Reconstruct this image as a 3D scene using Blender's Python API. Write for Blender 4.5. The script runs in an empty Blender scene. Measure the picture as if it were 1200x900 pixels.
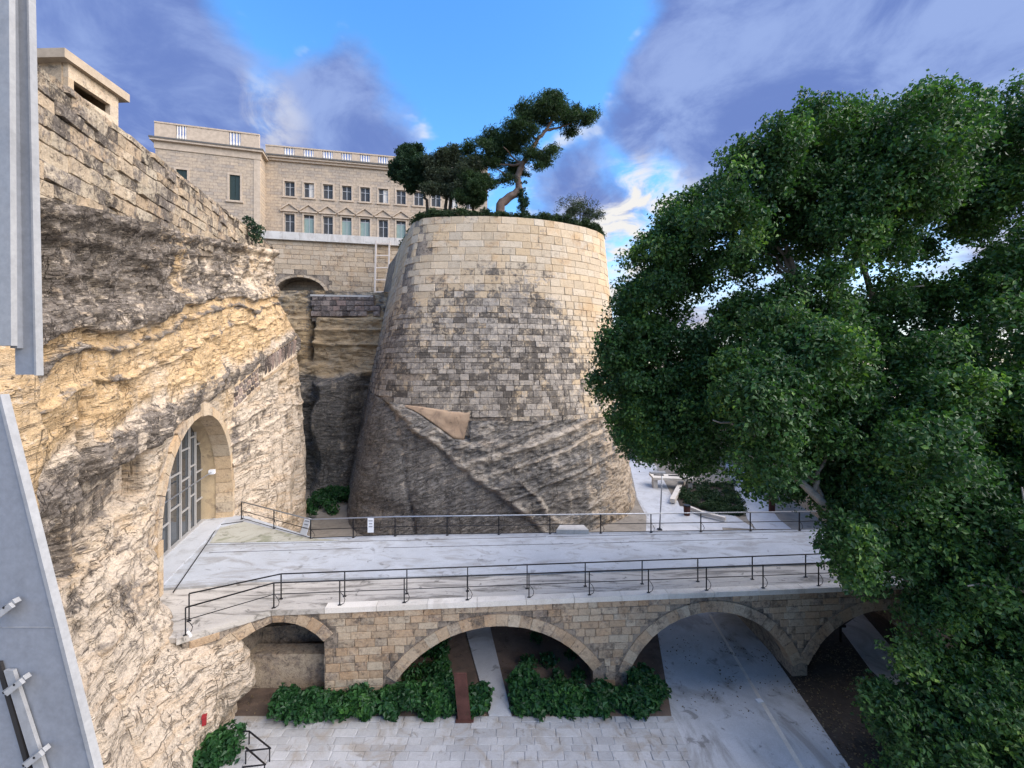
import bpy, math, random
import numpy as np
from mathutils import Vector, Matrix
random.seed(7)
rng = np.random.default_rng(7)
S = bpy.context.scene
COL = S.collection
G = -13.7            # ground level: the camera stands 13.7 m above the ditch floor
F = 500.0            # focal length in photo pixels (1200 px wide)

# ------------------------------------------------------------------ camera
cam_data = bpy.data.cameras.new("camera")
cam_data.sensor_width = 36.0
cam_data.lens = 36.0 * F / 1200.0
cam_data.shift_y = -20.0 / 1200.0
cam_data.clip_start = 0.05
cam_data.clip_end = 5000
cam = bpy.data.objects.new("camera", cam_data)
cam.rotation_euler = (math.radians(90), 0, 0)
COL.objects.link(cam)
S.camera = cam
S.view_settings.view_transform = 'Standard'
S.view_settings.look = 'None'
S.view_settings.gamma = 1
S.view_settings.use_curve_mapping = False
EXPO = 1.5
S.view_settings.exposure = EXPO

SUN_AZ = math.radians(105)     # clockwise from +Y
SUN_EL = math.radians(38)

def px_dir(px, py):
    v = np.array([(px - 600) / F, 1.0, (430 - py) / F]); return v / np.linalg.norm(v)

# ------------------------------------------------------------------ node helper
class NT:
    def __init__(s, tree): s.t = tree; s.n = tree.nodes; s.l = tree.links
    def add(s, kind, **kw):
        nd = s.n.new(kind)
        for k, v in kw.items(): setattr(nd, k, v)
        return nd
    def put(s, sock, v):
        if v is None: return
        if isinstance(v, bpy.types.NodeSocket): s.l.new(v, sock)
        elif isinstance(v, (tuple, list)) and sock.type == 'RGBA': sock.default_value = (*v[:3], 1)
        else: sock.default_value = v
    def math(s, op, a, b=None, c=None, clamp=False):
        nd = s.add('ShaderNodeMath', operation=op, use_clamp=clamp)
        for i, v in enumerate((a, b, c)): s.put(nd.inputs[i], v)
        return nd.outputs[0]
    def vmath(s, op, a, b=None):
        nd = s.add('ShaderNodeVectorMath', operation=op)
        s.put(nd.inputs[0], a); s.put(nd.inputs[1], b)
        return nd.outputs['Value'] if op in ('DOT_PRODUCT', 'LENGTH') else nd.outputs[0]
    def noise(s, scale, detail=4, rough=.55, vec=None, dist=0.0):
        nd = s.add('ShaderNodeTexNoise')
        nd.inputs['Scale'].default_value = scale; nd.inputs['Detail'].default_value = detail
        nd.inputs['Roughness'].default_value = rough; nd.inputs['Distortion'].default_value = dist
        s.put(nd.inputs['Vector'], vec if vec is not None else s.pos())
        return nd.outputs['Fac']
    def pos(s):
        if not hasattr(s, '_p'): s._p = s.add('ShaderNodeNewGeometry')
        return s._p.outputs['Position']
    def scaled(s, v, sx, sy, sz): return s.vmath('MULTIPLY', v, (sx, sy, sz))
    def xyz(s, v):
        nd = s.add('ShaderNodeSeparateXYZ'); s.put(nd.inputs[0], v); return nd.outputs
    def step(s, v, a, b, lo=0., hi=1.):
        nd = s.add('ShaderNodeMapRange', interpolation_type='SMOOTHSTEP')
        for i, x in enumerate((v, a, b, lo, hi)): s.put(nd.inputs[i], x)
        return nd.outputs[0]
    def mix(s, f, a, b, mode='MIX'):
        nd = s.add('ShaderNodeMix', data_type='RGBA', blend_type=mode)
        s.put(nd.inputs[0], f); s.put(nd.inputs[6], a); s.put(nd.inputs[7], b)
        return nd.outputs[2]
    def scale_col(s, c, f):
        nd = s.add('ShaderNodeMix', data_type='RGBA', blend_type='MULTIPLY')
        nd.inputs[0].default_value = 1
        s.put(nd.inputs[6], c); s.l.new(f, nd.inputs[7]); return nd.outputs[2]
    def attr(s, name):
        nd = s.add('ShaderNodeAttribute', attribute_name=name); return nd.outputs['Fac']
    def rnd(s):   # one random number per separate object and per mesh island
        o = s.add('ShaderNodeObjectInfo').outputs['Random']
        g = s.add('ShaderNodeNewGeometry').outputs['Random Per Island']
        return s.math('FRACT', s.math('ADD', o, g))
    def bump(s, h, strength=.5, dist=.05, normal=None):
        nd = s.add('ShaderNodeBump'); nd.inputs['Strength'].default_value = strength
        nd.inputs['Distance'].default_value = dist; s.put(nd.inputs['Height'], h)
        if normal is not None: s.put(nd.inputs['Normal'], normal)
        return nd.outputs[0]

def material(name):
    m = bpy.data.materials.new(name); m.use_nodes = True
    t = NT(m.node_tree); b = t.n['Principled BSDF']
    b.inputs['Roughness'].default_value = .85
    b.inputs['Specular IOR Level'].default_value = .25
    return m, t, b

# ------------------------------------------------------------------ sky and sun
W = bpy.data.worlds.new("World"); S.world = W; W.use_nodes = True
wt = NT(W.node_tree); bg = wt.n['Background']
sky = wt.add('ShaderNodeTexSky', sky_type='NISHITA', sun_disc=False)
sky.sun_elevation = SUN_EL; sky.sun_rotation = SUN_AZ
sky.air_density = 1.0; sky.dust_density = .4; sky.ozone_density = 3.0
SKY_STRENGTH = .10
bg.inputs['Strength'].default_value = SKY_STRENGTH
dvec = wt.add('ShaderNodeTexCoord').outputs['Generated']
dx, dy, dz = wt.xyz(dvec)
zz = wt.math('ADD', wt.math('MAXIMUM', dz, 0.0), .22)
comb = wt.add('ShaderNodeCombineXYZ')
wt.put(comb.inputs[0], wt.math('DIVIDE', dx, zz)); wt.put(comb.inputs[1], wt.math('DIVIDE', dy, zz))
plane = comb.outputs[0]
n1 = wt.noise(1.1, 8, .58, plane, .7)
n2 = wt.noise(2.6, 6, .6, plane, .3)
cover = wt.math('ADD', wt.math('MULTIPLY', n1, 1.15), wt.math('MULTIPLY', n2, .34))
def blob(px, py, deg, w):
    d = wt.vmath('DOT_PRODUCT', wt.vmath('NORMALIZE', dvec), tuple(px_dir(px, py)))
    return wt.step(d, math.cos(math.radians(deg)), 1.0, 0.0, w)
for b_ in ((170, 90, 17, .34), (420, 150, 11, .28), (60, 20, 16, .25), (930, 70, 19, .30), (780, 110, 8, .25), (1190, 40, 20, .24),
           (690, 225, 10, .22), (830, 185, 5, .16), (560, 70, 17, -.24), (760, 175, 7, -.16), (660, 20, 13, -.14), (300, 20, 8, -.22), (310, 130, 4, -.2)):
    cover = wt.math('ADD', cover, blob(*b_))
mask = wt.step(cover, .69, .95)
k = 1.0 / (SKY_STRENGTH * 2 ** EXPO)
base = wt.add('ShaderNodeHueSaturation'); base.inputs['Saturation'].default_value = 1.25; base.inputs['Value'].default_value = 1.42
wt.put(base.inputs['Color'], sky.outputs[0])
shade = wt.step(wt.math('ADD', wt.noise(3.2, 7, .62, plane, .5), blob(1170, 90, 14, .12)), .38, .66)
low = wt.step(dz, .02, .42)                                           # thin bright cloud near the horizon
c_hi = wt.mix(shade, tuple(k * c for c in (.165, .255, .60)), tuple(k * c for c in (.32, .44, .80)))
c_lo = wt.mix(shade, tuple(k * c for c in (.34, .39, .62)), tuple(k * c for c in (.80, .76, .78)))
cloud = wt.mix(low, c_lo, c_hi)
edge = wt.math('MULTIPLY', wt.step(cover, .66, .76), wt.math('SUBTRACT', 1.0, wt.step(cover, .76, .9)))
glint = wt.math('MULTIPLY', edge, wt.step(wt.noise(4.5, 4, .6, plane), .52, .68))
clear = wt.mix(wt.step(dz, .0, .34, .75, .0), base.outputs[0], tuple(k * c for c in (.78, .72, .70)))
col = wt.mix(mask, clear, cloud)
col = wt.mix(wt.math('MULTIPLY', glint, .8), col, tuple(k * c for c in (.85, .86, .88)))
glow = wt.math('MULTIPLY', wt.math('ADD', wt.math('ADD', blob(742, 296, 12, 1.3), blob(745, 215, 5, .35)), wt.math('ADD', blob(312, 140, 5, .5), 0.0)), wt.step(wt.noise(5.0, 6, .6, plane, .6), .38, .62))
col = wt.mix(glow, col, tuple(k * c for c in (.92, .90, .88)))
wt.put(bg.inputs['Color'], col)

sun_d = bpy.data.lights.new("sun", 'SUN'); sun_d.energy = 2.9; sun_d.angle = math.radians(75); sun_d.color = (1, .89, .76)
sun = bpy.data.objects.new("sun", sun_d); COL.objects.link(sun)
sv = Vector((math.sin(SUN_AZ) * math.cos(SUN_EL), math.cos(SUN_AZ) * math.cos(SUN_EL), math.sin(SUN_EL)))
sun.rotation_euler = sv.to_track_quat('Z', 'Y').to_euler()

# ------------------------------------------------------------------ numeric helpers
def at(px, py, Y): return Vector(((px - 600) / F * Y, Y, (430 - py) / F * Y))
def on_z(px, py, z=G):
    Y = z * F / (430 - py); return Vector(((px - 600) / F * Y, Y, z))
def on_wall(px, py, p, d):       # where the sight line meets the vertical plane through plan point p along plan direction d
    r = (px - 600) / F
    Y = (p[0] * d[1] - p[1] * d[0]) / (r * d[1] - d[0])
    return Vector((r * Y, Y, (430 - py) / F * Y))
def hsh(ix, iy, iz):
    h = (ix.astype(np.uint32) * np.uint32(374761393) + iy.astype(np.uint32) * np.uint32(668265263) + iz.astype(np.uint32) * np.uint32(2246822519))
    h = (h ^ (h >> np.uint32(13))) * np.uint32(1274126177); h ^= h >> np.uint32(16)
    return (h & np.uint32(0xffffff)).astype(np.float64) / 0xffffff
def vnoise(p):
    p = np.asarray(p, float); f = np.floor(p); i = f.astype(np.int64); t = p - f; t = t * t * (3 - 2 * t); r = 0
    for a in (0, 1):
        for b in (0, 1):
            for c in (0, 1):
                w = (t[:, 0] if a else 1 - t[:, 0]) * (t[:, 1] if b else 1 - t[:, 1]) * (t[:, 2] if c else 1 - t[:, 2])
                r = r + w * hsh(i[:, 0] + a, i[:, 1] + b, i[:, 2] + c)
    return r
def fbm(p, o=4, g=.5):
    p = np.asarray(p, float); r = 0; a = 1; s = 0
    for k_ in range(o): r = r + a * vnoise(p * 2 ** k_ + 17.3 * k_); s += a; a *= g
    return r / s
def sst(x, a, b): t = np.clip((x - a) / (b - a), 0, 1); return t * t * (3 - 2 * t)
def bell(x, c, w): return np.exp(-((x - c) / w) ** 2)
def P3(*a): return np.stack([np.broadcast_to(x, np.broadcast(*a).shape).ravel() for x in a], 1).astype(float)

# ------------------------------------------------------------------ object helpers
def tag(o, label=None, cat=None, group=None, kind=None):
    if label: o['label'] = label
    if cat: o['category'] = cat
    if group: o['group'] = group
    if kind: o['kind'] = kind
    return o
def thing(name, label, cat, loc, group=None):
    o = bpy.data.objects.new(name, None); COL.objects.link(o); o.location = loc
    o.empty_display_size = .2
    return tag(o, label, cat, group)
def world_loc(o):
    v = Vector(o.location)
    while o.parent: o = o.parent; v = v + o.location
    return v
def link(name, me, mat, parent=None, loc=(0, 0, 0)):
    o = bpy.data.objects.new(name, me)
    if mat and not me.materials: me.materials.append(mat)
    COL.objects.link(o); o.location = loc
    if parent: o.parent = parent
    return o
def mesh_np(name, V, Fq, smooth=False):
    V = np.asarray(V, np.float32); Fq = np.asarray(Fq, np.int32); me = bpy.data.meshes.new(name)
    n, kf = Fq.shape
    me.vertices.add(len(V)); me.vertices.foreach_set('co', V.ravel())
    me.loops.add(n * kf); me.loops.foreach_set('vertex_index', Fq.ravel())
    me.polygons.add(n); me.polygons.foreach_set('loop_start', np.arange(0, n * kf, kf, dtype=np.int32))
    me.update(calc_edges=True)
    me.polygons.foreach_set('use_smooth', np.full(n, bool(smooth)))
    me.validate(); return me
class MB:
    def __init__(s): s.v = []; s.f = []
    def add(s, vs, fs):
        b = len(s.v); s.v += [tuple(v) for v in vs]; s.f += [tuple(i + b for i in f) for f in fs]; return s
    def hexa(s, p):      # p: 4 bottom points then 4 top points, counter-clockwise seen from above
        return s.add(p, [(3, 2, 1, 0), (4, 5, 6, 7), (0, 1, 5, 4), (1, 2, 6, 5), (2, 3, 7, 6), (3, 0, 4, 7)])
    def box(s, c, size, ang=0.0):
        x, y, z = size[0] / 2, size[1] / 2, size[2] / 2; ca, sa = math.cos(ang), math.sin(ang)
        pts = []
        for dz_ in (-z, z):
            for a, b in ((-x, -y), (x, -y), (x, y), (-x, y)):
                pts.append((c[0] + a * ca - b * sa, c[1] + a * sa + b * ca, c[2] + dz_))
        return s.hexa(pts)
    def beam(s, a, b, w, h=None, up=Vector((0, 0, 1))):
        a, b = Vector(a), Vector(b); d = (b - a).normalized(); h = h or w
        if abs(d.dot(up)) > .95: up = Vector((0, 1, 0))
        x = d.cross(up).normalized() * w / 2; y = x.cross(d).normalized() * h / 2
        r = []
        for p in (a, b): r += [p - x - y, p + x - y, p + x + y, p - x + y]
        return s.add(r, [(3, 2, 1, 0), (4, 5, 6, 7), (0, 1, 5, 4), (1, 2, 6, 5), (2, 3, 7, 6), (3, 0, 4, 7)])
    def tube(s, pts, rad, n=8):
        pts = [Vector(p) for p in pts]
        if not hasattr(rad, '__len__'): rad = [rad] * len(pts)
        base = len(s.v); u = None
        for i, p in enumerate(pts):
            d = (pts[min(i + 1, len(pts) - 1)] - pts[max(i - 1, 0)]).normalized()
            if u is None: u = d.orthogonal().normalized()
            u = (u - d * u.dot(d)).normalized(); w = d.cross(u)
            for k_ in range(n):
                a = 2 * math.pi * k_ / n; s.v.append(tuple(p + (u * math.cos(a) + w * math.sin(a)) * rad[i]))
        for i in range(len(pts) - 1):
            for k_ in range(n):
                a, b = base + i * n + k_, base + i * n + (k_ + 1) % n; s.f.append((a, b, b + n, a + n))
        s.f.append(tuple(base + n - 1 - k_ for k_ in range(n))); e = base + (len(pts) - 1) * n
        s.f.append(tuple(e + k_ for k_ in range(n))); return s
    def slab(s, poly, z0, z1):     # polygon in plan, thickened
        n = len(poly)
        zt = z1 if hasattr(z1, '__len__') else [z1] * n
        return s.add([(p[0], p[1], z0) for p in poly] + [(p[0], p[1], zt[i]) for i, p in enumerate(poly)],
                     [tuple(range(n - 1, -1, -1)), tuple(range(n, 2 * n))] + [(i, (i + 1) % n, n + (i + 1) % n, n + i) for i in range(n)])
    def build(s, name, mat, parent=None, smooth=False):
        c = Vector(np.mean(np.array(s.v), 0)) if parent is None else None
        v = np.array(s.v, float)
        ctr = (v.min(0) + v.max(0)) / 2; ctr[2] = v[:, 2].min()
        me = bpy.data.meshes.new(name); me.from_pydata([tuple(x) for x in v - ctr], [], s.f); me.update()
        if smooth: me.polygons.foreach_set('use_smooth', [True] * len(me.polygons))
        loc = Vector(ctr) - (world_loc(parent) if parent else Vector())
        return link(name, me, mat, parent, loc)
def place(name, me, M, parent):
    o = bpy.data.objects.new(name, me); COL.objects.link(o); o.parent = parent
    o.matrix_local = Matrix.Translation(-world_loc(parent)) @ M; return o
def set_attr(me, name, vals):
    a = me.attributes.new(name, 'FLOAT', 'POINT'); a.data.foreach_set('value', np.asarray(vals, np.float32))

# rough squared stones: unit block, x width, z height, +y outward
def stone_mesh(name, mat, seed, inset=.07, rough=.05):
    r = random.Random(seed); v = []
    for y, ins in ((-.6, 0.), (.55, .0), (1., inset)):
        for a, b in ((-.5, -.5), (.5, -.5), (.5, .5), (-.5, .5)):
            j = rough if y > .9 else 0.
            v.append((a * (1 - 2 * ins) + r.uniform(-j, j) * .6, y + (r.uniform(-.25, .25) if y > .9 else 0), b * (1 - 2 * ins) + r.uniform(-j, j)))
    f = []
    for q in (0, 4):
        for i in range(4): f.append((q + i, q + (i + 1) % 4, q + 4 + (i + 1) % 4, q + 4 + i))
    f.append((8, 9, 10, 11))
    f = [tuple(reversed(x)) for x in f]
    me = bpy.data.meshes.new(name); me.from_pydata(v, [], f); me.update(); me.materials.append(mat); return me
def frame(Pc, T, N, B, w, d, h):
    T, N, B = Vector(T), Vector(N), Vector(B)
    if T.cross(N).dot(B) < 0: T = -T
    M = Matrix.Identity(4)
    for i in range(3): M[i][0] = T[i] * w; M[i][1] = N[i] * d; M[i][2] = B[i] * h; M[i][3] = Pc[i]
    return M
def lay(entries, variants, parent, name='stone', limit=300, rest_name='small_stonework'):
    """entries: (visible size, matrix); the largest become parts, the rest one joined part."""
    entries = sorted(entries, key=lambda e: -e[0])
    for i, (_, M) in enumerate(entries[:limit]): place(name, variants[i % len(variants)], M, parent)
    rest = entries[limit:]
    if rest:
        arr = [(np.array([v.co for v in me.vertices]), np.array([p.vertices[:] for p in me.polygons])) for me in variants]
        V = []; Q = []; b = 0
        for i, (_, M) in enumerate(rest):
            v, q = arr[i % len(arr)]; m = np.array(M)
            V.append(v @ m[:3, :3].T + m[:3, 3]); Q.append(q + b); b += len(v)
        o = link(rest_name, mesh_np(rest_name, np.concatenate(V) - np.array(world_loc(parent)), np.concatenate(Q)), variants[0].materials[0], parent)
        tag(o, kind='stuff')
def courses(u0, u1, v0, v1, hmin, hmax, wmin, wmax, r):
    out = []; v = v0
    while v < v1 - .05:
        h = r.uniform(hmin, hmax); h = min(h, v1 - v)
        u = u0 - r.uniform(0, wmax)
        while u < u1:
            w = r.uniform(wmin, wmax) * (1 if r.random() > .15 else 1.4)
            a, b = max(u, u0), min(u + w, u1)
            if b - a > .12: out.append((a, b, v, v + h))
            u += w
        v += h
    return out

# foliage: folded diamond leaves spread through clumps
def leaves(clumps, per, size, asp=.55, shell=(.55, 1.08), up=.35, dome=.25, droop=0., seed=1, squash=.8, jitter=.35, surf=.62):
    g = np.random.default_rng(seed); C = np.array([c[:3] for c in clumps], float); R = np.array([c[3] for c in clumps], float)
    w = R ** 2; cnt = np.maximum(8, (per * w / w.mean())).astype(int); idx = np.repeat(np.arange(len(C)), cnt); n = len(idx)
    d = g.normal(size=(n, 3)); d[:, 2] += dome; d /= np.linalg.norm(d, axis=1)[:, None]
    tw = (fbm(d * 2.2 + C[idx] * 3.1, 3) - .5) * 1.5
    rr = (shell[0] + (shell[1] - shell[0]) * g.random(n) ** surf) * (1 + tw)
    p = C[idx] + d * (R[idx] * rr)[:, None] * np.array([1, 1, squash])
    nrm = d * .6 + g.normal(size=(n, 3)) * jitter * 1.6; nrm[:, 2] += up; nrm /= np.linalg.norm(nrm, axis=1)[:, None]
    t = np.cross(nrm, g.normal(size=(n, 3))); t[:, 2] -= droop; t /= np.linalg.norm(t, axis=1)[:, None] + 1e-9
    b = np.cross(nrm, t)
    L = size * g.uniform(.45, 1.35, n)[:, None]; w_ = L * asp
    V = np.empty((n, 4, 3)); V[:, 0] = p - t * L * .5; V[:, 2] = p + t * L * .5 - nrm * L * .12
    V[:, 1] = p + b * w_ * .5 + nrm * L * .1; V[:, 3] = p - b * w_ * .5 + nrm * L * .1
    k_ = np.arange(n)[:, None] * 4
    T = np.concatenate([k_ + [0, 1, 2], k_ + [0, 2, 3]], 0)
    return V.reshape(-1, 3), T
def crown(name, clumps, per, size, mat, parent, kind=None, label=None, **kw):
    V, T = leaves(clumps, per, size, **kw)
    base = world_loc(parent) if parent else Vector(np.mean(V, 0))
    return tag(link(name, mesh_np(name, V - np.array(base), T), mat, parent, (0, 0, 0) if parent else base), label, None, None, kind)

# ------------------------------------------------------------------ materials
def rock_material(name, pale, ochre, grey, dark, use_attr=True, base_dark=.3, bump=1.0, scale=1.0, ch_amp=1.3, tilt=(0, 0)):
    m, t, b = material(name); p = t.pos()
    big = t.noise(.16 * scale, 4, .6, p); med = t.noise(.75 * scale, 6, .62, p, .6)
    px_, py_, pz_ = t.xyz(p); sz = t.math('SUBTRACT', pz_, t.math('ADD', t.math('MULTIPLY', px_, tilt[0]), t.math('MULTIPLY', py_, tilt[1])))
    cbv = t.add('ShaderNodeCombineXYZ'); t.put(cbv.inputs[0], t.math('MULTIPLY', px_, .5)); t.put(cbv.inputs[1], t.math('MULTIPLY', py_, .5)); t.put(cbv.inputs[2], t.math('MULTIPLY', sz, 1.7)); pb = cbv.outputs[0]
    fine = t.noise(3.2 * scale, 6, .65, pb, .4); grit = t.noise(14 * scale, 4, .7, p)
    strat = t.noise(1.0, 5, .6, t.scaled(p, .3 * scale, .3 * scale, 2.4 * scale), 1.2)
    drip = t.noise(1.0, 5, .65, t.scaled(p, 1.5 * scale, 1.5 * scale, .16 * scale), .6)
    ch = t.attr('ochre') if use_attr else .5
    c = t.mix(t.step(t.math('ADD', t.math('MULTIPLY', med, .9), t.math('SUBTRACT', ch, .5)), .25, .68), pale, ochre)
    c = t.mix(t.step(strat, .48, .66, 0, .3), c, tuple(x * y for x, y in zip(ochre, (.86, .76, .66))))
    d = t.attr('dark') if use_attr else base_dark
    k_ = t.math('ADD', d, t.math('MULTIPLY', t.math('SUBTRACT', med, .5), ch_amp))
    k_ = t.math('ADD', k_, t.math('MULTIPLY', t.math('SUBTRACT', fine, .5), ch_amp * .9))
    k_ = t.math('ADD', k_, t.math('MULTIPLY', t.math('SUBTRACT', drip, .5), ch_amp * .8))
    k_ = t.math('ADD', k_, t.math('MULTIPLY', t.math('SUBTRACT', big, .5), ch_amp * .5))
    g = t.mix(t.step(fine, .36, .62), dark, grey)
    c = t.mix(t.step(k_, .33, .66), c, g)
    speck = t.math('MULTIPLY', t.step(grit, .6, .72), t.step(k_, .3, .7))
    c = t.mix(t.math('MULTIPLY', speck, .55), c, pale)
    pit = t.step(t.noise(6.5 * scale, 5, .7, p, .8), .60, .70)
    c = t.mix(t.math('MULTIPLY', pit, .65), c, tuple(.6 * x for x in dark))
    mot = t.noise(4.2 * scale, 8, .78, pb, .7); mo2 = t.noise(9 * scale, 6, .8, t.scaled(p, 1.3, 1.3, .8), .5)
    c = t.mix(t.step(mot, .545, .61, 0, .6), c, t.mix(t.step(med, .42, .6), dark, grey))
    c = t.mix(t.step(mot, .34, .46, .7, 0), c, tuple(min(1, 1.22 * x) for x in pale))
    c = t.mix(t.step(mo2, .58, .65, 0, .5), c, dark)
    c = t.mix(t.step(mo2, .34, .43, .6, 0), c, tuple(min(1, 1.2 * x) for x in pale))
    # thin dark bedding cracks and a few steep joints
    cb = t.add('ShaderNodeCombineXYZ'); t.put(cb.inputs[0], t.math('MULTIPLY', px_, .22)); t.put(cb.inputs[1], t.math('MULTIPLY', py_, .22)); t.put(cb.inputs[2], t.math('MULTIPLY', sz, 1.7))
    ln = t.math('ABSOLUTE', t.math('SUBTRACT', t.noise(1.0, 5, .62, cb.outputs[0], .7), .5)); crack = t.math('MULTIPLY', t.step(ln, .003, .015, 1, 0), t.step(fine, .40, .56))
    jn = t.math('ABSOLUTE', t.math('SUBTRACT', t.noise(1.0, 4, .6, t.scaled(p, .7, .7, .11), .5), .5)); crack = t.math('MAXIMUM', crack, t.math('MULTIPLY', t.step(jn, .002, .009, 1, 0), t.step(med, .46, .56)))
    c = t.mix(t.math('MULTIPLY', crack, .5), c, tuple(.55 * x for x in dark))
    c = t.scale_col(c, t.step(grit, .2, .8, .76, 1.2))
    t.put(b.inputs['Base Color'], c); b.inputs['Roughness'].default_value = .93; b.inputs['Specular IOR Level'].default_value = .12
    h = t.math('ADD', t.math('MULTIPLY', fine, 1.0), t.math('MULTIPLY', grit, .35))
    h = t.math('ADD', h, t.math('MULTIPLY', strat, .35)); h = t.math('SUBTRACT', h, t.math('ADD', t.math('MULTIPLY', mot, .75), t.math('MULTIPLY', mo2, .25))); h = t.math('SUBTRACT', h, t.math('MULTIPLY', pit, .5))
    h = t.math('SUBTRACT', h, t.math('MULTIPLY', crack, .8))
    t.put(b.inputs['Normal'], t.bump(h, bump, .13)); return m

PALE = (.60, .505, .40); OCHRE = (.60, .425, .24); GREY = (.24, .208, .18); DARK = (.066, .054, .046)
M_cliff = rock_material('weathered limestone cliff', PALE, OCHRE, GREY, DARK, tilt=(0, .22))
M_back = rock_material('sheltered limestone', (.46, .39, .30), (.46, .345, .21), (.20, .188, .175), (.075, .07, .066), ch_amp=1.0)
M_brock = rock_material('bastion bedrock', (.42, .375, .32), (.42, .335, .245), (.225, .213, .20), (.095, .09, .085), ch_amp=1.0, tilt=(.3, 0))

def masonry_material(name, tan, pale, grey, dark, weather, amp=1.0, stone_amp=.5, bump=.6, ms=4.5):
    """weather(t) gives how weathered the wall is at a place; each stone takes its own tone."""
    m, t, b = material(name); p = t.pos(); r = t.rnd()
    r2 = t.math('FRACT', t.math('MULTIPLY', r, 7.31)); r3 = t.math('FRACT', t.math('MULTIPLY', r, 23.7))
    med = t.noise(.55, 6, .6, p, .5); fine = t.noise(3.6, 6, .68, p, .5); grit = t.noise(15, 4, .7, p)
    drip = t.noise(1.0, 5, .6, t.scaled(p, 1.3, 1.3, .15), .5)
    c = t.mix(r2, tan, pale)
    c = t.mix(t.step(med, .5, .68, 0, .5), c, tuple(x * y for x, y in zip(tan, (.9, .74, .58))))
    k_ = t.math('ADD', weather(t), t.math('MULTIPLY', t.math('SUBTRACT', fine, .5), amp * 1.1))
    k_ = t.math('ADD', k_, t.math('MULTIPLY', t.math('SUBTRACT', med, .5), amp))
    k_ = t.math('ADD', k_, t.math('MULTIPLY', t.math('SUBTRACT', drip, .5), amp * .5))
    k_ = t.math('ADD', k_, t.math('MULTIPLY', t.math('SUBTRACT', r, .5), stone_amp))
    g = t.mix(t.step(t.math('ADD', t.math('MULTIPLY', fine, .6), t.math('MULTIPLY', r3, .45)), .3, .72), dark, grey)
    c = t.mix(t.step(k_, .34, .66), c, g)
    c = t.mix(t.math('MULTIPLY', t.step(grit, .58, .72), t.step(k_, .3, .7, 0, .5)), c, pale)
    pit = t.step(t.noise(7, 5, .7, p, .6), .60, .69)
    c = t.mix(t.math('MULTIPLY', pit, .6), c, tuple(.8 * x for x in dark))
    mot = t.noise(ms, 8, .78, p, .8)
    c = t.mix(t.math('MULTIPLY', t.step(mot, .51, .61), t.step(k_, .12, .5, .12, .8)), c, dark)
    c = t.mix(t.math('MULTIPLY', t.step(mot, .36, .48, 1, 0), t.step(k_, .2, .6, .15, .75)), c, tuple(1.12 * x for x in pale))
    c = t.scale_col(c, t.step(r3, 0, 1, .91, 1.07)); c = t.scale_col(c, t.step(grit, .2, .8, .80, 1.15))
    t.put(b.inputs['Base Color'], c); b.inputs['Roughness'].default_value = .92; b.inputs['Specular IOR Level'].default_value = .12
    h = t.math('SUBTRACT', t.math('ADD', fine, t.math('MULTIPLY', grit, .5)), t.math('ADD', t.math('MULTIPLY', pit, .5), mot))
    t.put(b.inputs['Normal'], t.bump(h, bump, .07)); return m
def w_const(v): return lambda t: t.math('ADD', v, 0.0)
def w_bastion(t):     # clean upper courses, lichen lower down, deepest in the middle; warm sun glow painted in towards the right
    x, y, z = t.xyz(t.pos())
    edge = t.math('ADD', 8.8, t.math('MULTIPLY', t.math('ABSOLUTE', t.math('ADD', x, .3)), -.36))
    edge = t.math('SUBTRACT', edge, t.step(x, 3.0, 9.5, 0, 4.0))
    low = t.step(t.math('SUBTRACT', edge, z), -3.6, 4.6, .13, .72)
    return t.math('SUBTRACT', low, t.step(x, 2.0, 9.5, 0, .34))
M_bst = masonry_material('bastion ashlar', (.47, .36, .235), (.47, .40, .31), (.315, .283, .248), (.095, .084, .074), w_bastion, 1.3, .28, ms=2.3)
M_ramp = masonry_material('rampart masonry', (.46, .35, .24), (.48, .41, .31), (.21, .18, .155), (.07, .058, .05), w_const(.5), 1.1, .35, 1.0)
M_brg = masonry_material('bridge masonry', (.42, .30, .195), (.46, .385, .29), (.25, .205, .17), (.13, .105, .085), w_const(.36), .75, .26)
M_cur = masonry_material('curtain wall stone', (.45, .345, .235), (.47, .39, .30), (.28, .24, .205), (.11, .095, .08), w_const(.27), .8, .3)
M_fill = masonry_material('blocking stones', (.30, .22, .19), (.35, .29, .25), (.17, .145, .135), (.06, .05, .046), w_const(.55), .7, .6)
M_portal = masonry_material('portal ashlar', (.50, .37, .235), (.53, .44, .33), (.33, .28, .23), (.14, .11, .09), w_const(.30), .8, .25)
M_mortar = masonry_material('mortar core', (.27, .215, .16), (.30, .25, .20), (.15, .13, .115), (.06, .052, .046), w_const(.45), .9, 0)
M_pale_mortar = masonry_material('pale mortar', (.55, .45, .34), (.58, .50, .40), (.40, .34, .29), (.2, .17, .15), w_const(.1), .5, 0)

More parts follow.
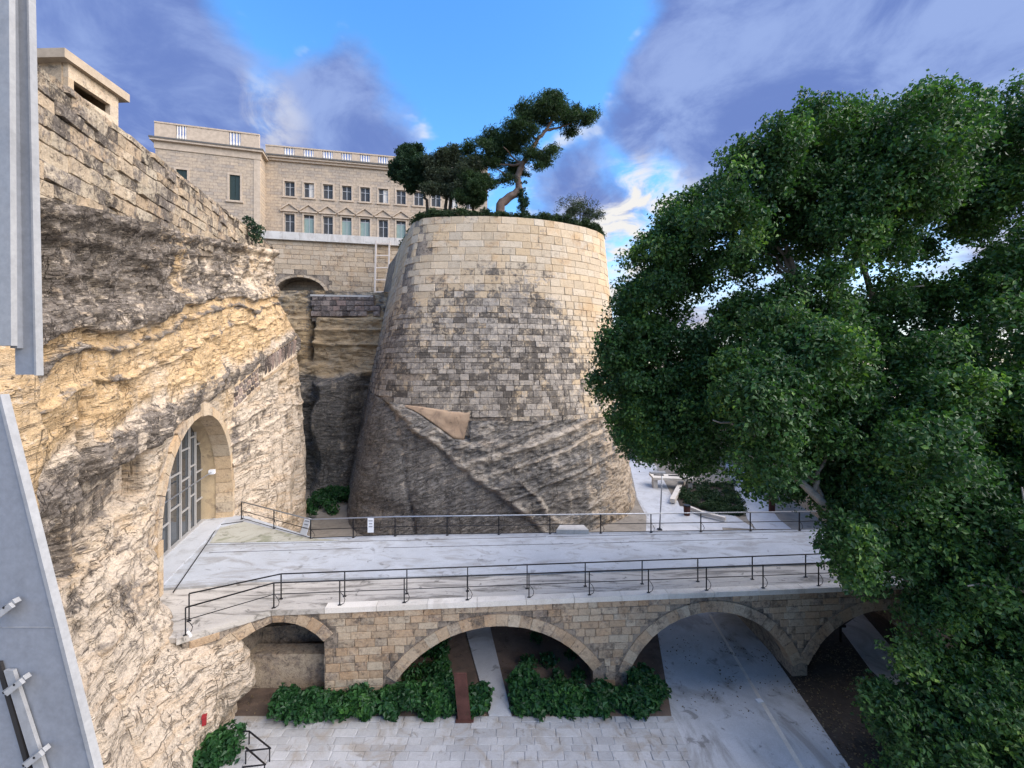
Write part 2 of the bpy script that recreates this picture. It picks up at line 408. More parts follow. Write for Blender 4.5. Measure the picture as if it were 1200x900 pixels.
def paving_material(name, a, b_, stain, amt=.35, streak=None, rough=.6, per_stone=True, bumpk=.35):
    m, t, b = material(name); p = t.pos()
    med = t.noise(.45, 6, .6, p, .4); fine = t.noise(3., 6, .7, p, .3); grit = t.noise(22, 3, .7, p)
    f = t.math('ADD', t.math('MULTIPLY', med, .7), t.math('MULTIPLY', fine, .3))
    if per_stone: f = t.math('ADD', f, t.math('MULTIPLY', t.math('SUBTRACT', t.rnd(), .5), .24))
    c = t.mix(t.step(f, .32, .68), a, b_)
    s_ = t.noise(1.0, 7, .68, t.scaled(p, *(streak or (.8, .8, .8))), 1.0)
    c = t.mix(t.step(s_, .47, .64, 0, amt), c, stain)
    spot = t.step(t.noise(1.7, 5, .6, p, .8), .60, .68, 0, amt * .8)
    c = t.mix(spot, c, tuple(.55 * x for x in stain))
    c = t.scale_col(c, t.step(grit, .2, .8, .88, 1.1))
    t.put(b.inputs['Base Color'], c); t.put(b.inputs['Roughness'], t.step(fine, .3, .7, rough - .12, rough + .15)); b.inputs['Specular IOR Level'].default_value = .45
    t.put(b.inputs['Normal'], t.bump(t.math('ADD', fine, t.math('MULTIPLY', grit, .3)), bumpk, .03)); return m
M_deck = paving_material('bridge deck concrete', (.37, .39, .42), (.45, .475, .51), (.26, .255, .25), .75, (.5, 1.2, 1), .55, False, .2)  # cool tint puts the blue sky light into the concrete colour
M_ledge = paving_material('stained deck ledge', (.38, .355, .32), (.47, .44, .40), (.13, .12, .105), .9, (.35, 2.2, 1), .75)
M_pave = paving_material('worn stone paving', (.34, .34, .345), (.45, .45, .455), (.29, .25, .20), .65, None, .6)
M_road = paving_material('worn stone road', (.40, .405, .415), (.54, .545, .56), (.26, .25, .24), .8, (.5, .3, 1), .58, False)
M_path = paving_material('pale path', (.42, .435, .46), (.50, .515, .54), (.33, .33, .33), .5, None, .5, False)
M_conc = paving_material('pale concrete', (.46, .44, .41), (.56, .54, .51), (.30, .27, .24), .4, (1, 1, .3), .8, False)
M_white = paving_material('white stone coping', (.58, .54, .48), (.68, .64, .58), (.42, .37, .31), .35, (1, 1, .4), .8)
M_soil = paving_material('dry brown soil', (.10, .070, .055), (.18, .13, .10), (.055, .042, .035), .6, None, .95, False, 1.0)
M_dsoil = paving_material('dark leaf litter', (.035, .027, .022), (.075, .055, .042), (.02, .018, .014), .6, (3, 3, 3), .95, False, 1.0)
M_ground = paving_material('ditch earth', (.21, .185, .155), (.29, .26, .22), (.12, .105, .085), .5, None, .95, False, 1.0)
M_plaster = paving_material('smoothed vault rock', (.40, .295, .175), (.50, .39, .25), (.20, .15, .11), .5, (.7, .7, .7), .9, False, .6)
M_patch = paving_material('rendered patch', (.33, .225, .15), (.42, .31, .215), (.22, .16, .115), .8, (1, 1, .5), .9, False, .5)

def plain(name, c, rough=.6, metal=0., var=.12, spec=.4, bumpk=0.):
    m, t, b = material(name); n = t.noise(2.5, 5, .6); g = t.noise(30, 3, .6)
    cc = t.scale_col(t.mix(1.0, c, c), t.step(t.math('ADD', t.math('MULTIPLY', n, .7), t.math('MULTIPLY', g, .3)), .3, .7, 1 - var, 1 + var))
    t.put(b.inputs['Base Color'], cc); b.inputs['Roughness'].default_value = rough; b.inputs['Metallic'].default_value = metal
    b.inputs['Specular IOR Level'].default_value = spec
    if bumpk: t.put(b.inputs['Normal'], t.bump(g, bumpk, .02))
    return m
M_steel = paving_material('grey painted steel', (.20, .215, .245), (.212, .227, .258), (.15, .16, .18), .16, (7, 7, .35), .48, False, .03)
M_steel2 = paving_material('lighter painted steel', (.25, .255, .265), (.29, .295, .305), (.2, .2, .21), .16, (7, 7, .35), .5, False, .03)
M_gap = plain('dark joint', (.02, .018, .018), .8)
M_iron = plain('dark iron', (.022, .022, .026), .45, .6, .25, .5)
M_rail = plain('worn handrail steel', (.36, .38, .42), .35, .7, .15)
M_frame = plain('light window frame', (.40, .39, .38), .4, .2, .05)
M_wood = plain('pale painted timber', (.55, .49, .44), .6)
M_shutter = plain('dark green shutter', (.016, .032, .03), .6)
M_teal = plain('grey green shutter', (.20, .27, .25), .5, 0, .1)
M_rust = plain('rusted steel plate', (.075, .033, .027), .85, 0, .35, .2, .5)
M_red = plain('red enamel', (.24, .015, .02), .5)
M_signw = plain('white sign plate', (.72, .74, .78), .5, 0, .04)
M_sprint = plain('grey sign print', (.28, .29, .32), .6, 0, .04)
M_black = plain('black void', (.006, .006, .006), .9, 0, .05, .1)
M_bark = plain('pale fig bark', (.26, .23, .20), .9, 0, .35, .2, .8)
M_pbark = plain('pine bark', (.20, .145, .115), .95, 0, .35, .2, .8)
M_dbark = plain('dark bark', (.07, .055, .045), .95, 0, .35, .2, .8)
def glass(name, c):
    m, t, b = material(name); t.put(b.inputs['Base Color'], t.mix(t.noise(.8, 3), c, tuple(1.7 * x for x in c)))
    b.inputs['Roughness'].default_value = .06; b.inputs['Specular IOR Level'].default_value = .8; return m
M_glass = glass('dark glazing', (.018, .024, .03)); M_wglass = plain('window glass', (.055, .052, .048), .3, 0, .3, .35)

def leaf_material(name, c1, c2, c3=None, trans=.35, rough=.45, spec=.35):
    m = bpy.data.materials.new(name); m.use_nodes = True; t = NT(m.node_tree); b = t.n['Principled BSDF']
    r = t.add('ShaderNodeNewGeometry').outputs['Random Per Island']
    pat = t.noise(.55, 3, .6); c = t.mix(t.step(t.math('ADD', t.math('MULTIPLY', r, .5), t.math('MULTIPLY', pat, .9)), .42, .95), c1, c2)
    if c3: c = t.mix(t.math('MULTIPLY', t.step(r, .55, .95), t.step(pat, .50, .66)), c, c3)
    t.put(b.inputs['Base Color'], c); b.inputs['Roughness'].default_value = rough; b.inputs['Specular IOR Level'].default_value = spec
    tr = t.add('ShaderNodeBsdfTranslucent'); t.put(tr.inputs[0], t.mix(1.0, c, (1.0, 1.25, .5), 'MULTIPLY'))
    mx = t.add('ShaderNodeMixShader'); mx.inputs[0].default_value = trans
    out = t.n['Material Output']; t.l.new(b.outputs[0], mx.inputs[1]); t.l.new(tr.outputs[0], mx.inputs[2]); t.l.new(mx.outputs[0], out.inputs[0]); return m
L_fig = leaf_material('fig leaves', (.022, .060, .022), (.066, .150, .038), (.20, .32, .06), .3)
L_ivy = leaf_material('acanthus leaves', (.012, .050, .018), (.030, .10, .026), (.055, .15, .03), .25)
L_pine = leaf_material('pine needles', (.022, .046, .022), (.052, .090, .036), None, .25, .6, .2)
L_dark = leaf_material('dark evergreen leaves', (.012, .034, .020), (.032, .065, .030), None, .2, .6, .2)
L_greyg = leaf_material('grey green leaves', (.035, .048, .032), (.075, .095, .062), None, .25, .6, .2)
L_hedge = leaf_material('hedge leaves', (.014, .030, .014), (.040, .068, .026), None, .2, .6, .2)
L_bed = leaf_material('bed plants', (.020, .048, .026), (.048, .085, .038), None, .2, .6, .2)

# building facade: courses drawn by a brick texture because the blocks are a few pixels each
def facade_material(name, tan, grey, mort):
    m, t, b = material(name); p = t.pos(); x, y, z = t.xyz(p)
    cb = t.add('ShaderNodeCombineXYZ'); t.put(cb.inputs[0], t.math('ADD', x, t.math('MULTIPLY', y, .3))); t.put(cb.inputs[1], z)
    br = t.add('ShaderNodeTexBrick'); t.put(br.inputs['Vector'], cb.outputs[0]); br.inputs['Scale'].default_value = 1.0
    br.inputs['Brick Width'].default_value = 1.0; br.inputs['Row Height'].default_value = .42; br.inputs['Mortar Size'].default_value = .035
    br.inputs['Color1'].default_value = (*tan, 1); br.inputs['Color2'].default_value = (*grey, 1); br.inputs['Mortar'].default_value = (*mort, 1)
    n = t.noise(.5, 5, .6, p); f = t.noise(4, 5, .65, p)
    c = t.mix(t.step(n, .4, .65, 0, .55), br.outputs['Color'], tan)
    c = t.scale_col(c, t.step(f, .25, .75, .78, 1.15)); t.put(b.inputs['Base Color'], c); b.inputs['Roughness'].default_value = .9; return m
M_fac = facade_material('palace ashlar', (.43, .345, .255), (.32, .275, .23), (.25, .20, .16))
M_trim = plain('palace trim stone', (.43, .35, .27), .9, 0, .16)
M_guard = plain('guard house stone', (.34, .275, .205), .9, 0, .16)

# ------------------------------------------------------------------ rock faces as relief meshes
def grid_mesh(name, X, Y, Z, keep=None, attrs=None, smooth=True):
    nu, nv = X.shape; V = np.stack([X.ravel(), Y.ravel(), Z.ravel()], 1); i = np.arange(nu * nv).reshape(nu, nv)
    Q = np.stack([i[:-1, :-1], i[1:, :-1], i[1:, 1:], i[:-1, 1:]], -1).reshape(-1, 4)
    if keep is not None: Q = Q[keep.reshape(-1)]
    me = mesh_np(name, V, Q, smooth)
    for k_, v in (attrs or {}).items(): set_attr(me, k_, v.ravel())
    return me
def face_x(Y): return -15.5 - .33 * (Y - 19)
def bed(Y): return .22 * (Y - 12)          # the beds of rock rise away from the camera
CY = 22.95; WD = Vector((-.3134, .9496, 0)); WN = Vector((.9496, .3134, 0)); PC = Vector((face_x(CY), CY, 0))
ARC_R = 4.85; ARC_Z = -7.45; DECK = -9.7
def arch_dist(Y, Z):       # distance from the opening's outline, negative inside
    a = (Y - CY) * 1.053
    d_arc = np.hypot(a, np.maximum(Z - ARC_Z, 0)) - ARC_R
    return d_arc
def far_off(Y): return np.interp(Y, [27.3, 31, 34, 38], [0, .95, 1.6, 2.45])     # past the archway the face swings out
OPEN = ((27.9, 31.0, -2.75, -1.4, .46), (31.9, 37.9, -.75, .62, .32))
def top_z(Y): return 8.3 + .105 * (Y - 11.5)

def make_cliff():
    nu, nv = 420, 330
    yy = 6.5 * (40.5 / 6.5) ** np.linspace(0, 1, nu); zz = np.linspace(-14.1, 9.6, nv)
    Y, Z = np.meshgrid(yy, zz, indexing='ij'); zt = np.minimum(4.62 + bed(Y), top_z(Y) - .5); Z = -14.1 + (Z + 14.1) / (9.6 + 14.1) * (zt + 14.1)
    q = P3(Y, Z, 0 * Y); wob = ((fbm(np.stack([Y.ravel() * .45, Z.ravel() * .3, 0 * Y.ravel()], 1), 4) - .5) * 1.5).reshape(Y.shape)
    s = Z - bed(Y); sw = s + wob
    n_big = (fbm(np.stack([Y.ravel() * .22, s.ravel() * .35, 0 * q[:, 0] + 3], 1), 4) - .5).reshape(Y.shape)
    n_med = (fbm(np.stack([Y.ravel() * .8, s.ravel() * 1.3, 0 * q[:, 0] + 9], 1), 5, .55) - .5).reshape(Y.shape)
    n_fin = (fbm(np.stack([Y.ravel() * 3.2, Z.ravel() * 4.5, 0 * q[:, 0] + 5], 1), 4, .6) - .5).reshape(Y.shape)
    rid = np.abs(fbm(np.stack([Y.ravel() * .9, s.ravel() * .35, 0 * q[:, 0] + 31], 1), 4) - .5).reshape(Y.shape)
    near = 1 - sst(Y, 15.8, 17.6); far = sst(Y, 28.2, 31)
    off = .0 * Y
    off += sst(sw, -4.1, -3.5) * .0
    ledge = sst(sw, -4.75, -4.35) * (1 - sst(sw, -3.7, -2.9)); off += .55 * ledge * (1 - .6 * sst(Y, 18, 20) * (1 - far))
    notch = sst(sw, -6.35, -6.2) * (1 - sst(sw, -4.7, -4.5)); npier = bell(Y, 13.3, .35); off -= 1.15 * notch * (1 - sst(Y, 16.9, 17.2)) * (1 - .75 * npier)
    flare = np.clip((-6.3 - s) / 7.0, 0, 1) ** 1.15 * 2.9
    fmask = near + far * .3; off += far_off(Y) * (1 - .72 * sst(Z, 2.2, 6.5))
    under = sst(-Z, 9.6, 10.4)
    off += flare * np.maximum(fmask, under * (1 - far))
    off += .25 * np.clip((4.5 - s) / 9, 0, 1)
    lmod = .35 + 1.3 * fbm(np.stack([Y.ravel() * .9, s.ravel() * .8, 0 * Y.ravel() + 77], 1), 3).reshape(Y.shape)
    # sharp bedding ledges: undercut below, weathered back above
    for c, w, a in ((.75, 1.2, .34), (.02, .32, .22), (-1.2, .28, .20), (-2.3, .2, .08), (2.4, .5, .12), (3.4, .5, .14), (-7.4, .5, .16), (-8.8, .4, .14), (-10.5, .6, .14)):
        off += a * lmod * sst(sw, c - .05, c + .05) * (1 - sst(sw, c + w * .3, c + w))
    # angular fractures: terraced noise
    def terr(x, n):
        x = x * n; f_ = np.floor(x); return (f_ + sst(x - f_, .42, .58)) / n
    n_ter = terr(fbm(np.stack([Y.ravel() * .55, s.ravel() * .85, 0 * Y.ravel() + 51], 1), 4, .55).reshape(Y.shape), 9) - .5
    n_te2 = terr(fbm(np.stack([Y.ravel() * 1.9, s.ravel() * 2.3, 0 * Y.ravel() + 61], 1), 4, .6).reshape(Y.shape), 8) - .5
    amp = .15 + .85 * sst(arch_dist(Y, Z), .3, 2.0)
    off -= .22 * (1 - sst(arch_dist(Y, Z), .2, 1.8)); off += .42 * sst(s, 3.9, 4.4)
    off += 1.75 * bell(Y, 16.6, 1.7) * sst(-Z, 9.95, 10.5) * (1 - .55 * sst(-Z, 11.6, 13.6))
    ocz = sst(sw, -3.2, -2.6) * (1 - sst(sw, .5, .8))
    calm = (1 - .55 * ocz) * (1 - .6 * far * sst(-Z, .5, 3)) * (1 - .55 * sst(Y, 23, 26) * sst(Z, -4, -2) * (1 - sst(sw, .3, .8)))
    flat = 1 - .75 * notch * (1 - sst(Y, 16.9, 17.2))
    off += ((.75 - .4 * sst(Y, 22, 27)) * n_big + (.95 * n_ter + .2 * n_med) * calm + .32 * n_te2 * calm + .22 * n_fin * calm) * amp * flat * (1 - .45 * sst(-s, 7, 9)) - .35 * (.10 - np.minimum(rid, .10)) / .10 * .6 * amp
    off += .35 * np.sin(Y * 2.1 + wob * 2) * far * sst(-Z, 3, 6) * .6
    nm_ = notch * (1 - sst(Y, 16.7, 17.0)) * (1 - .8 * npier) * sst(Y, 11.0, 11.4); off = off * (1 - nm_) + nm_ * (-.55 + .10 * n_med)
    off += .55 * (1 - sst(Y, 13, 17)) * sst(s, 2.2, 4.1)
    # vertical cracks
    for yc, z0, z1, a in ((13.1, -4.5, 2, .5), (15.6, -13, -10, .4), (26.2, .2, 4.5, .3), (33.2, -12, -1, .7), (35.5, -12, 0, .5), (30.6, -12, -3, .4), (18.4, 1, 5.5, .3)):
        off -= a * bell(Y - yc - .12 * (Z - z0) + .3 * wob, 0, .13 + .004 * Y) * sst(Z, z0, z0 + .6) * (1 - sst(Z, z1 - .6, z1))
    # two shallow walled-up recesses past the opening
    for (ya, yb, za, zb, sl) in OPEN:
        b0 = sl * (Y - ya); ins = sst(Y, ya - .1, ya + .1) * (1 - sst(Y, yb - .1, yb + .1)) * sst(Z - b0, za - .1, za + .1) * (1 - sst(Z - b0, zb - .1, zb + .1))
        near_ = sst(Y, ya - 2.2, ya) * (1 - sst(Y, yb, yb + 1)) * sst(Z - b0, za - 1.2, za) * (1 - sst(Z - b0, zb, zb + 1.2)); fl = far_off(Y) + .12
        off = off * (1 - near_ * .8) + near_ * .8 * np.minimum(off, fl); off = off * (1 - ins) + ins * (fl - .3)
    X = face_x(Y) + off
    # rounded end of the face, turning away to the left
    e = np.clip((Y - 38.2) / 2.3, 0, 1); X = X - 6.5 * e ** 2.2
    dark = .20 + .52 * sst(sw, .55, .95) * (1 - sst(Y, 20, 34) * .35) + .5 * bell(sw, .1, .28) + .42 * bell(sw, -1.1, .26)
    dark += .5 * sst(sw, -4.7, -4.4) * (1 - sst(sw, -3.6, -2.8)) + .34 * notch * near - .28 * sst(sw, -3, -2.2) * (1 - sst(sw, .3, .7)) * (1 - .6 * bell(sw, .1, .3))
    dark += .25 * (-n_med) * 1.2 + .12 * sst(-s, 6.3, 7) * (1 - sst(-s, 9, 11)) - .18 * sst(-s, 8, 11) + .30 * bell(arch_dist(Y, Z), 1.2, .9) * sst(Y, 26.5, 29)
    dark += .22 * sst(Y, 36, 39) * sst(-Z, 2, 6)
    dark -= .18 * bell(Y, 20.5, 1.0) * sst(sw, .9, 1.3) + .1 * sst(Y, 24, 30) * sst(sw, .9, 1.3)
    ochre = .42 + .38 * sst(sw, -3.2, -2.2) * (1 - sst(sw, .5, .9)) - .22 * sst(-s, 6, 9) + .8 * n_big
    ochre += .25 * bell(Y, 20.5, 1.2) * sst(sw, .9, 1.3)
    d = arch_dist((Y[:-1, :-1] + Y[1:, 1:]) / 2, (Z[:-1, :-1] + Z[1:, 1:]) / 2)
    keep = ~((d < .30) & (Z[:-1, :-1] > DECK - .35))
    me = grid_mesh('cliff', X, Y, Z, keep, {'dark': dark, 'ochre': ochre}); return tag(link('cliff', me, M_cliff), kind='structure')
CLIFF = make_cliff()

# nearer shoulder of rock under the steel post
def rock_lump(name, c, sx, sy, sz, mat, seed, dark=.25, ochre=.6, n=70, amp=.35, fr=1.1):
    u = np.linspace(0, 2 * np.pi, n); v = np.linspace(0, 1, n)
    U, Vv = np.meshgrid(u, v, indexing='ij'); r = np.where(Vv > .88, np.sqrt(np.clip((1 - Vv) / .12, 0, 1)), 1.0)
    sq = 1 / np.maximum(np.abs(np.cos(U)), np.abs(np.sin(U))) * .75 + .25
    p = P3(np.cos(U) * 1.3 + seed, np.sin(U) * 1.3, Vv * sz * fr * .8); nn = (fbm(p, 5, .55) - .5).reshape(U.shape)
    p[:, 0] = seed * 3; strat = (fbm(np.stack([0 * p[:, 2] + seed, 0 * p[:, 2], (Vv * sz).ravel() * 2.2], 1), 3) - .5).reshape(U.shape)
    rr = r * sq * (1 + nn * amp * 2 + strat * .16 * (r > .9)) * (.35 + .72 * Vv)
    X = c[0] + np.cos(U) * rr * sx; Y = c[1] + np.sin(U) * rr * sy; Z = c[2] + np.minimum(Vv, .93) / .93 * sz + nn * .12
    me = grid_mesh(name, X, Y, Z, None, {'dark': dark + 0 * X + nn * .6, 'ochre': ochre + 0 * X}); return link(name, me, mat)
tag(rock_lump('rock_shoulder', (-10.15, 8.0, -14), 0.72, 0.8, 14.42, M_cliff, 3, .2, .6, amp=.4, n=120), kind='structure')

# back of the ditch between cliff and bastion
def make_back():
    nx, nz = 220, 260; xs = np.linspace(-34, -2, nx); zs = np.linspace(-14.1, 8.7, nz); X, Z = np.meshgrid(xs, zs, indexing='ij')
    nb = (fbm(P3(X * .25, Z * .35, 4), 4) - .5).reshape(X.shape); nm = (fbm(P3(X * .9, Z * 1.5, 8), 5, .55) - .5).reshape(X.shape); nf = (fbm(P3(X * 3, Z * 4, 2), 4, .6) - .5).reshape(X.shape)
    Y = 48.5 + 0 * X + .1 * (X + 15)
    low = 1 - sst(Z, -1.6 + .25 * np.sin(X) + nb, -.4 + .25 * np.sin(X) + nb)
    block = low * sst(X + nb * 2, -22.6, -20.6) * (1 - sst(X + nb * 2, -17.9, -16.6)); Y -= 3.2 * block
    shelf = bell(Z, -.4, .7) * sst(X, -21, -16); Y -= .9 * shelf + 1.2 * sst(-Z, -4.6, -4.2) * .0
    Y += 2.2 * bell(X - .05 * Z, -22.9, .35) * sst(Z, .4, 1.2) * (1 - sst(Z, 6, 7))
    Y += .8 * sst(Z, 5.4, 5.8)
    Y -= (1.6 * nb + .8 * nm + .25 * nf) * (1 - .75 * block) + .35 * bell(Z - .3 * nb * 3, 2.6, .2) + .25 * bell(Z, 4.2, .18)
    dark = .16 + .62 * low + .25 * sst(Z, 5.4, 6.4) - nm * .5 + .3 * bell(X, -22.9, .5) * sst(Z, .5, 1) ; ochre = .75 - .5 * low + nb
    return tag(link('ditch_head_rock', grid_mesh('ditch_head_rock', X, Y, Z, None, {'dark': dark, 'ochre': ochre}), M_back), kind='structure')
make_back()

# ------------------------------------------------------------------ ground and floors
def sheet(name, poly, z, mat, kind='structure', thick=None):
    mb = MB()
    if thick: mb.slab(poly, z - thick, z)
    else: mb.add([(p[0], p[1], z) for p in poly], [tuple(range(len(poly)))])
    return tag(mb.build(name, mat), kind=kind)
def gp(*pts, z=G): return [tuple(on_z(a, b, z))[:2] for a, b in pts]
gm = MB(); gm.add([(-2500, -2500, G), (2500, -2500, G), (2500, 2500, G), (-2500, 2500, G)], [(0, 1, 2, 3)]); tag(gm.build('ground', M_ground), kind='structure')
sheet('soil', [(-14, 16.75), (6.4, 16.75), (7.4, 21), (9.5, 33), (-14, 33)], G + .008, M_soil)
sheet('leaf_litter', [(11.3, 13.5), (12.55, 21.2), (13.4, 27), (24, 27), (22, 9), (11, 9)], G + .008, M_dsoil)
sheet('road', [(5.9, 8), (6.25, 16.7), (7.5, 22), (10, 32), (12.3, 39.0), (12.9, 44), (15.2, 54), (20.3, 78), (23.6, 78), (18.9, 54), (16.9, 45), (17.0, 40.5), (18.8, 38.7), (17, 34), (14, 28), (12.45, 20.6), (11.55, 14.6), (10.6, 8)], G + .016, M_road)
sheet('path', [(12.3, 37.2), (12.75, 40.3), (13.0, 44), (15.2, 54), (20.6, 78), (23.4, 78), (18.2, 54), (16.4, 46), (16.4, 41.6), (20.5, 39.4), (20.5, 36.0)], G + .022, M_path)
sheet('side_path', [(20.6, 36), (21.2, 38.4), (25.4, 49), (30, 60), (33, 60), (28.0, 49), (24.0, 38.4), (23.6, 36)], G + .020, M_path)
sheet('footpath', [(-.9, 16.72), (-2.45, 22.3), (-2.9, 24.6), (-1.55, 24.6), (-1.15, 22.4), (-.02, 16.72)], G + .06, M_road, thick=.06)
sheet('concrete_path', gp((985, 737), (1010, 719), (1075, 795), (1052, 815), (1020, 785)), G + .05, M_road, thick=.05)
sheet('road_stripe', [(9.72, 14.0), (10.87, 23.6), (10.99, 23.6), (9.9, 14.0)], G + .022, M_white)
sheet('garden_soil', [(16.5, 42), (17.6, 46), (20.4, 50), (26, 50), (20.8, 39.0), (19.7, 39.7)], G + .030, M_dsoil)

# paving blocks in front of the bridge
r = random.Random(4); 
mbp = MB(); mbp.add([(-14, 7, G + .012), (5.95, 7, G + .012), (6.3, 16.72, G + .012), (-14, 16.72, G + .012)], [(0, 1, 2, 3)])
pav = tag(mbp.build('pavement', M_pave), kind='structure')
pav_var = [stone_mesh('paver', M_pave, 40 + i, .035, .012) for i in range(6)]
ent = []
y = 16.68; big = []
while y > 12.5:
    h = r.uniform(.24, .36); x = -12.6 - r.random() * .5
    while x < 6.1:
        w = r.uniform(.4, .95); x1 = x + w - .014
        lim = 5.95 + .035 * (y - 7)
        x1 = min(x1, lim)
        if x1 - x > .15:
            c = Vector(((x + x1) / 2, y - h / 2, G + .012 + r.uniform(-.012, .01)))
            Yc = c.y; vis = abs(c.x / Yc) < 1.2 and Yc > 14.3
            ent.append(((10 if vis else 0) + w * h, frame(c, (1, 0, 0), (0, 0, 1), (0, -1, 0), x1 - x, .028, h - .012)))
        x += w
    y -= h
lay(ent, pav_var, pav, 'paver', 300, 'outer_paving')

# ------------------------------------------------------------------ masonry rampart on top of the cliff
ramp = thing('rampart_wall', 'weathered stone block rampart standing on top of the left rock cliff', 'wall', (face_x(22), 22, bed(22) + 4.4))
ys = np.linspace(6.5, 41, 90); mb = MB(); n = len(ys)
for y in ys:
    x = face_x(y) - .06 - 6.5 * np.clip((y - 38.2) / 2.3, 0, 1) ** 2.2; zb = 3.6 + bed(y); zt = max(top_z(y) - .04, zb + .1); mb.v += [(x, y, zb), (x, y, zt), (x - 1.6, y, zt), (x - 1.6, y, zb)]
for i in range(n - 1):
    a, b = 4 * i, 4 * i + 4
    for k_ in range(4): mb.f.append((a + k_, b + k_, b + (k_ + 1) % 4, a + (k_ + 1) % 4))
mb.f += [(0, 1, 2, 3), (4 * n - 1, 4 * n - 2, 4 * n - 3, 4 * n - 4)]
mb.build('wall_core', M_mortar, ramp)
rv = [stone_mesh('stone', M_ramp, 60 + i, .05, .045) for i in range(10)]
ent = []; r = random.Random(11)
slope = .105
row = -6.2
while row < -.01:                       # courses follow the top of the wall
    h = r.uniform(.36, .56); 
    if row + h > -.15: h = -row
    y = 8.0 + r.random()
    while y < 39.5:
        w = r.uniform(.5, 1.15) * (1.5 if r.random() < .12 else 1); yc = y + w / 2; zc = top_z(yc) + row + h / 2; lowlim = 3.75 + bed(yc)
        if zc - h * .3 > lowlim and r.random() > .012:
            d = r.uniform(.05, .12) + (.1 if r.random() < .08 else 0); x = face_x(yc)
            T = Vector((-.33, 1, slope)).normalized(); N = Vector(WN); B = Vector((0, 0, 1))
            ent.append((w * h / (yc * yc), frame(Vector((x, yc, zc)) - N * .10, T, N, B, w * 1.04 - .012, d + .08, h - .010)))
        y += w
    row += h
lay(ent, rv, ramp, 'stone', 300, 'small_stonework')
mb = MB(); mb.slab([(-17.5, 8), (-24.5, 40), (-80, 46), (-80, 8)], 2, 7.2); tag(mb.build('terrace', M_ground), kind='structure')

# guard house behind the rampart
gh = thing('guard_house', 'small flat roofed stone hut with a dark slit behind the rampart top', 'hut', (-22, 21.3, 7.2))
A = Vector((-20.8, 20.0, 0)); Bp = Vector((-20.85, 22.6, 0)); Cc = Vector((-25.5, 20.3, 0)); Dd = Vector((-25.5, 22.9, 0))
mb = MB()
zr = 14.25; z0 = 7.2; sl0, sl1 = 13.05, 13.6
def quadwall(mb, a, b, z0, z1, t=.25):
    d = (b - a).normalized(); nrm = Vector((-d.y, d.x, 0)) * t
    mb.hexa([(p.x, p.y, z) for z in (z0, z1) for p in (a, b, b + nrm, a + nrm)])
e = (Bp - A)
quadwall(mb, A, Bp, z0, sl0); quadwall(mb, A, Bp, sl1, zr); quadwall(mb, A, A + e * .1, sl0, sl1); quadwall(mb, A + e * .82, Bp, sl0, sl1); mb.hexa([(p.x, p.y, z) for z in (z0, zr) for p in (Bp + Vector((-.26, -.25, 0)), Bp + Vector((-.26, 0, 0)), Dd + Vector((.31, 0, 0)), Dd + Vector((.31, -.25, 0)))])
mb.hexa([(p.x, p.y, z) for z in (z0, zr) for p in (Cc, A + Vector((-.26, -.05, 0)), A + Vector((-.26, .2, 0)), Cc + Vector((0, .25, 0)))])
mb.hexa([(p.x, p.y, z) for z in (z0, zr) for p in (Dd, Cc + Vector((0, .3, 0)), Cc + Vector((.3, .3, 0)), Dd + Vector((.3, 0, 0)))])
mb.build('wall', M_cur, gh)
mb = MB(); mb.slab([(-25.8, 19.75), (-20.55, 19.6), (-20.6, 23.0), (-25.8, 23.2)], zr, zr + .42); mb.build('roof', M_guard, gh)

# ------------------------------------------------------------------ glazed tunnel arch in the cliff
def pp(a, z, n_): return PC + WD * a + Vector((0, 0, z)) + WN * n_
portal = thing('arched_portal', 'tall glazed archway cut into the left cliff at the bridge end', 'archway', pp(0, DECK, 0))
nv_ = 17
for i in range(nv_):
    a0, a1 = math.pi * i / nv_ + .004, math.pi * (i + 1) / nv_ - .004; mb = MB(); key = i == nv_ // 2
    ro = ARC_R + (.66 if key else .42 + .08 * ((i * 7) % 3)); ri = ARC_R; fr = .34 if key else .2
    pts = [pp(-math.cos(t) * rr, ARC_Z + math.sin(t) * rr, nn) for nn in (-.7, fr) for rr, t in ((ri, a0), (ro, a0), (ro, a1), (ri, a1))]
    mb.add(pts, [(0, 1, 2, 3), (7, 6, 5, 4), (4, 5, 1, 0), (5, 6, 2, 1), (6, 7, 3, 2), (7, 4, 0, 3)]); mb.build('arch_stone', M_portal, portal)
for sgn in (-1, 1):
    zz_ = DECK - .3
    for i in range(4):
        h = (ARC_Z - zz_) / (4 - i); mb = MB(); a0, a1 = sgn * ARC_R, sgn * (ARC_R + .36 + .12 * (i % 2)); lo, hi = min(a0, a1), max(a0, a1)
        mb.hexa([pp(a, z, n_) for z in (zz_ + .008, zz_ + h - .008) for a, n_ in ((lo, .25), (lo, -.7), (hi, -.7), (hi, .25))]); mb.build('jamb_stone', M_portal, portal); zz_ += h
prof = [(-ARC_R - .03, DECK - .3)] + [(-math.cos(math.pi * i / 40) * (ARC_R + .03), ARC_Z + math.sin(math.pi * i / 40) * (ARC_R + .03)) for i in range(41)] + [(ARC_R + .03, DECK - .3)]
V = []; ns = 9
for j in range(ns):
    nn = -.5 - 1.9 * j / (ns - 1)
    for a, z in prof:
        w = (vnoise(np.array([[a * 1.1, z * 1.1, nn * 1.5]]))[0] - .5) * .10; V.append(pp(a * (1 + w * .3), z + w * .5, nn))
Q = [(j * len(prof) + i, j * len(prof) + i + 1, (j + 1) * len(prof) + i + 1, (j + 1) * len(prof) + i) for j in range(ns - 1) for i in range(len(prof) - 1)]
mb = MB(); mb.add(V, Q); mb.build('reveal', M_plaster, portal, True)
GN = -1.35
def arch_top(a): return ARC_Z + math.sqrt(max(ARC_R ** 2 - a * a, 0))
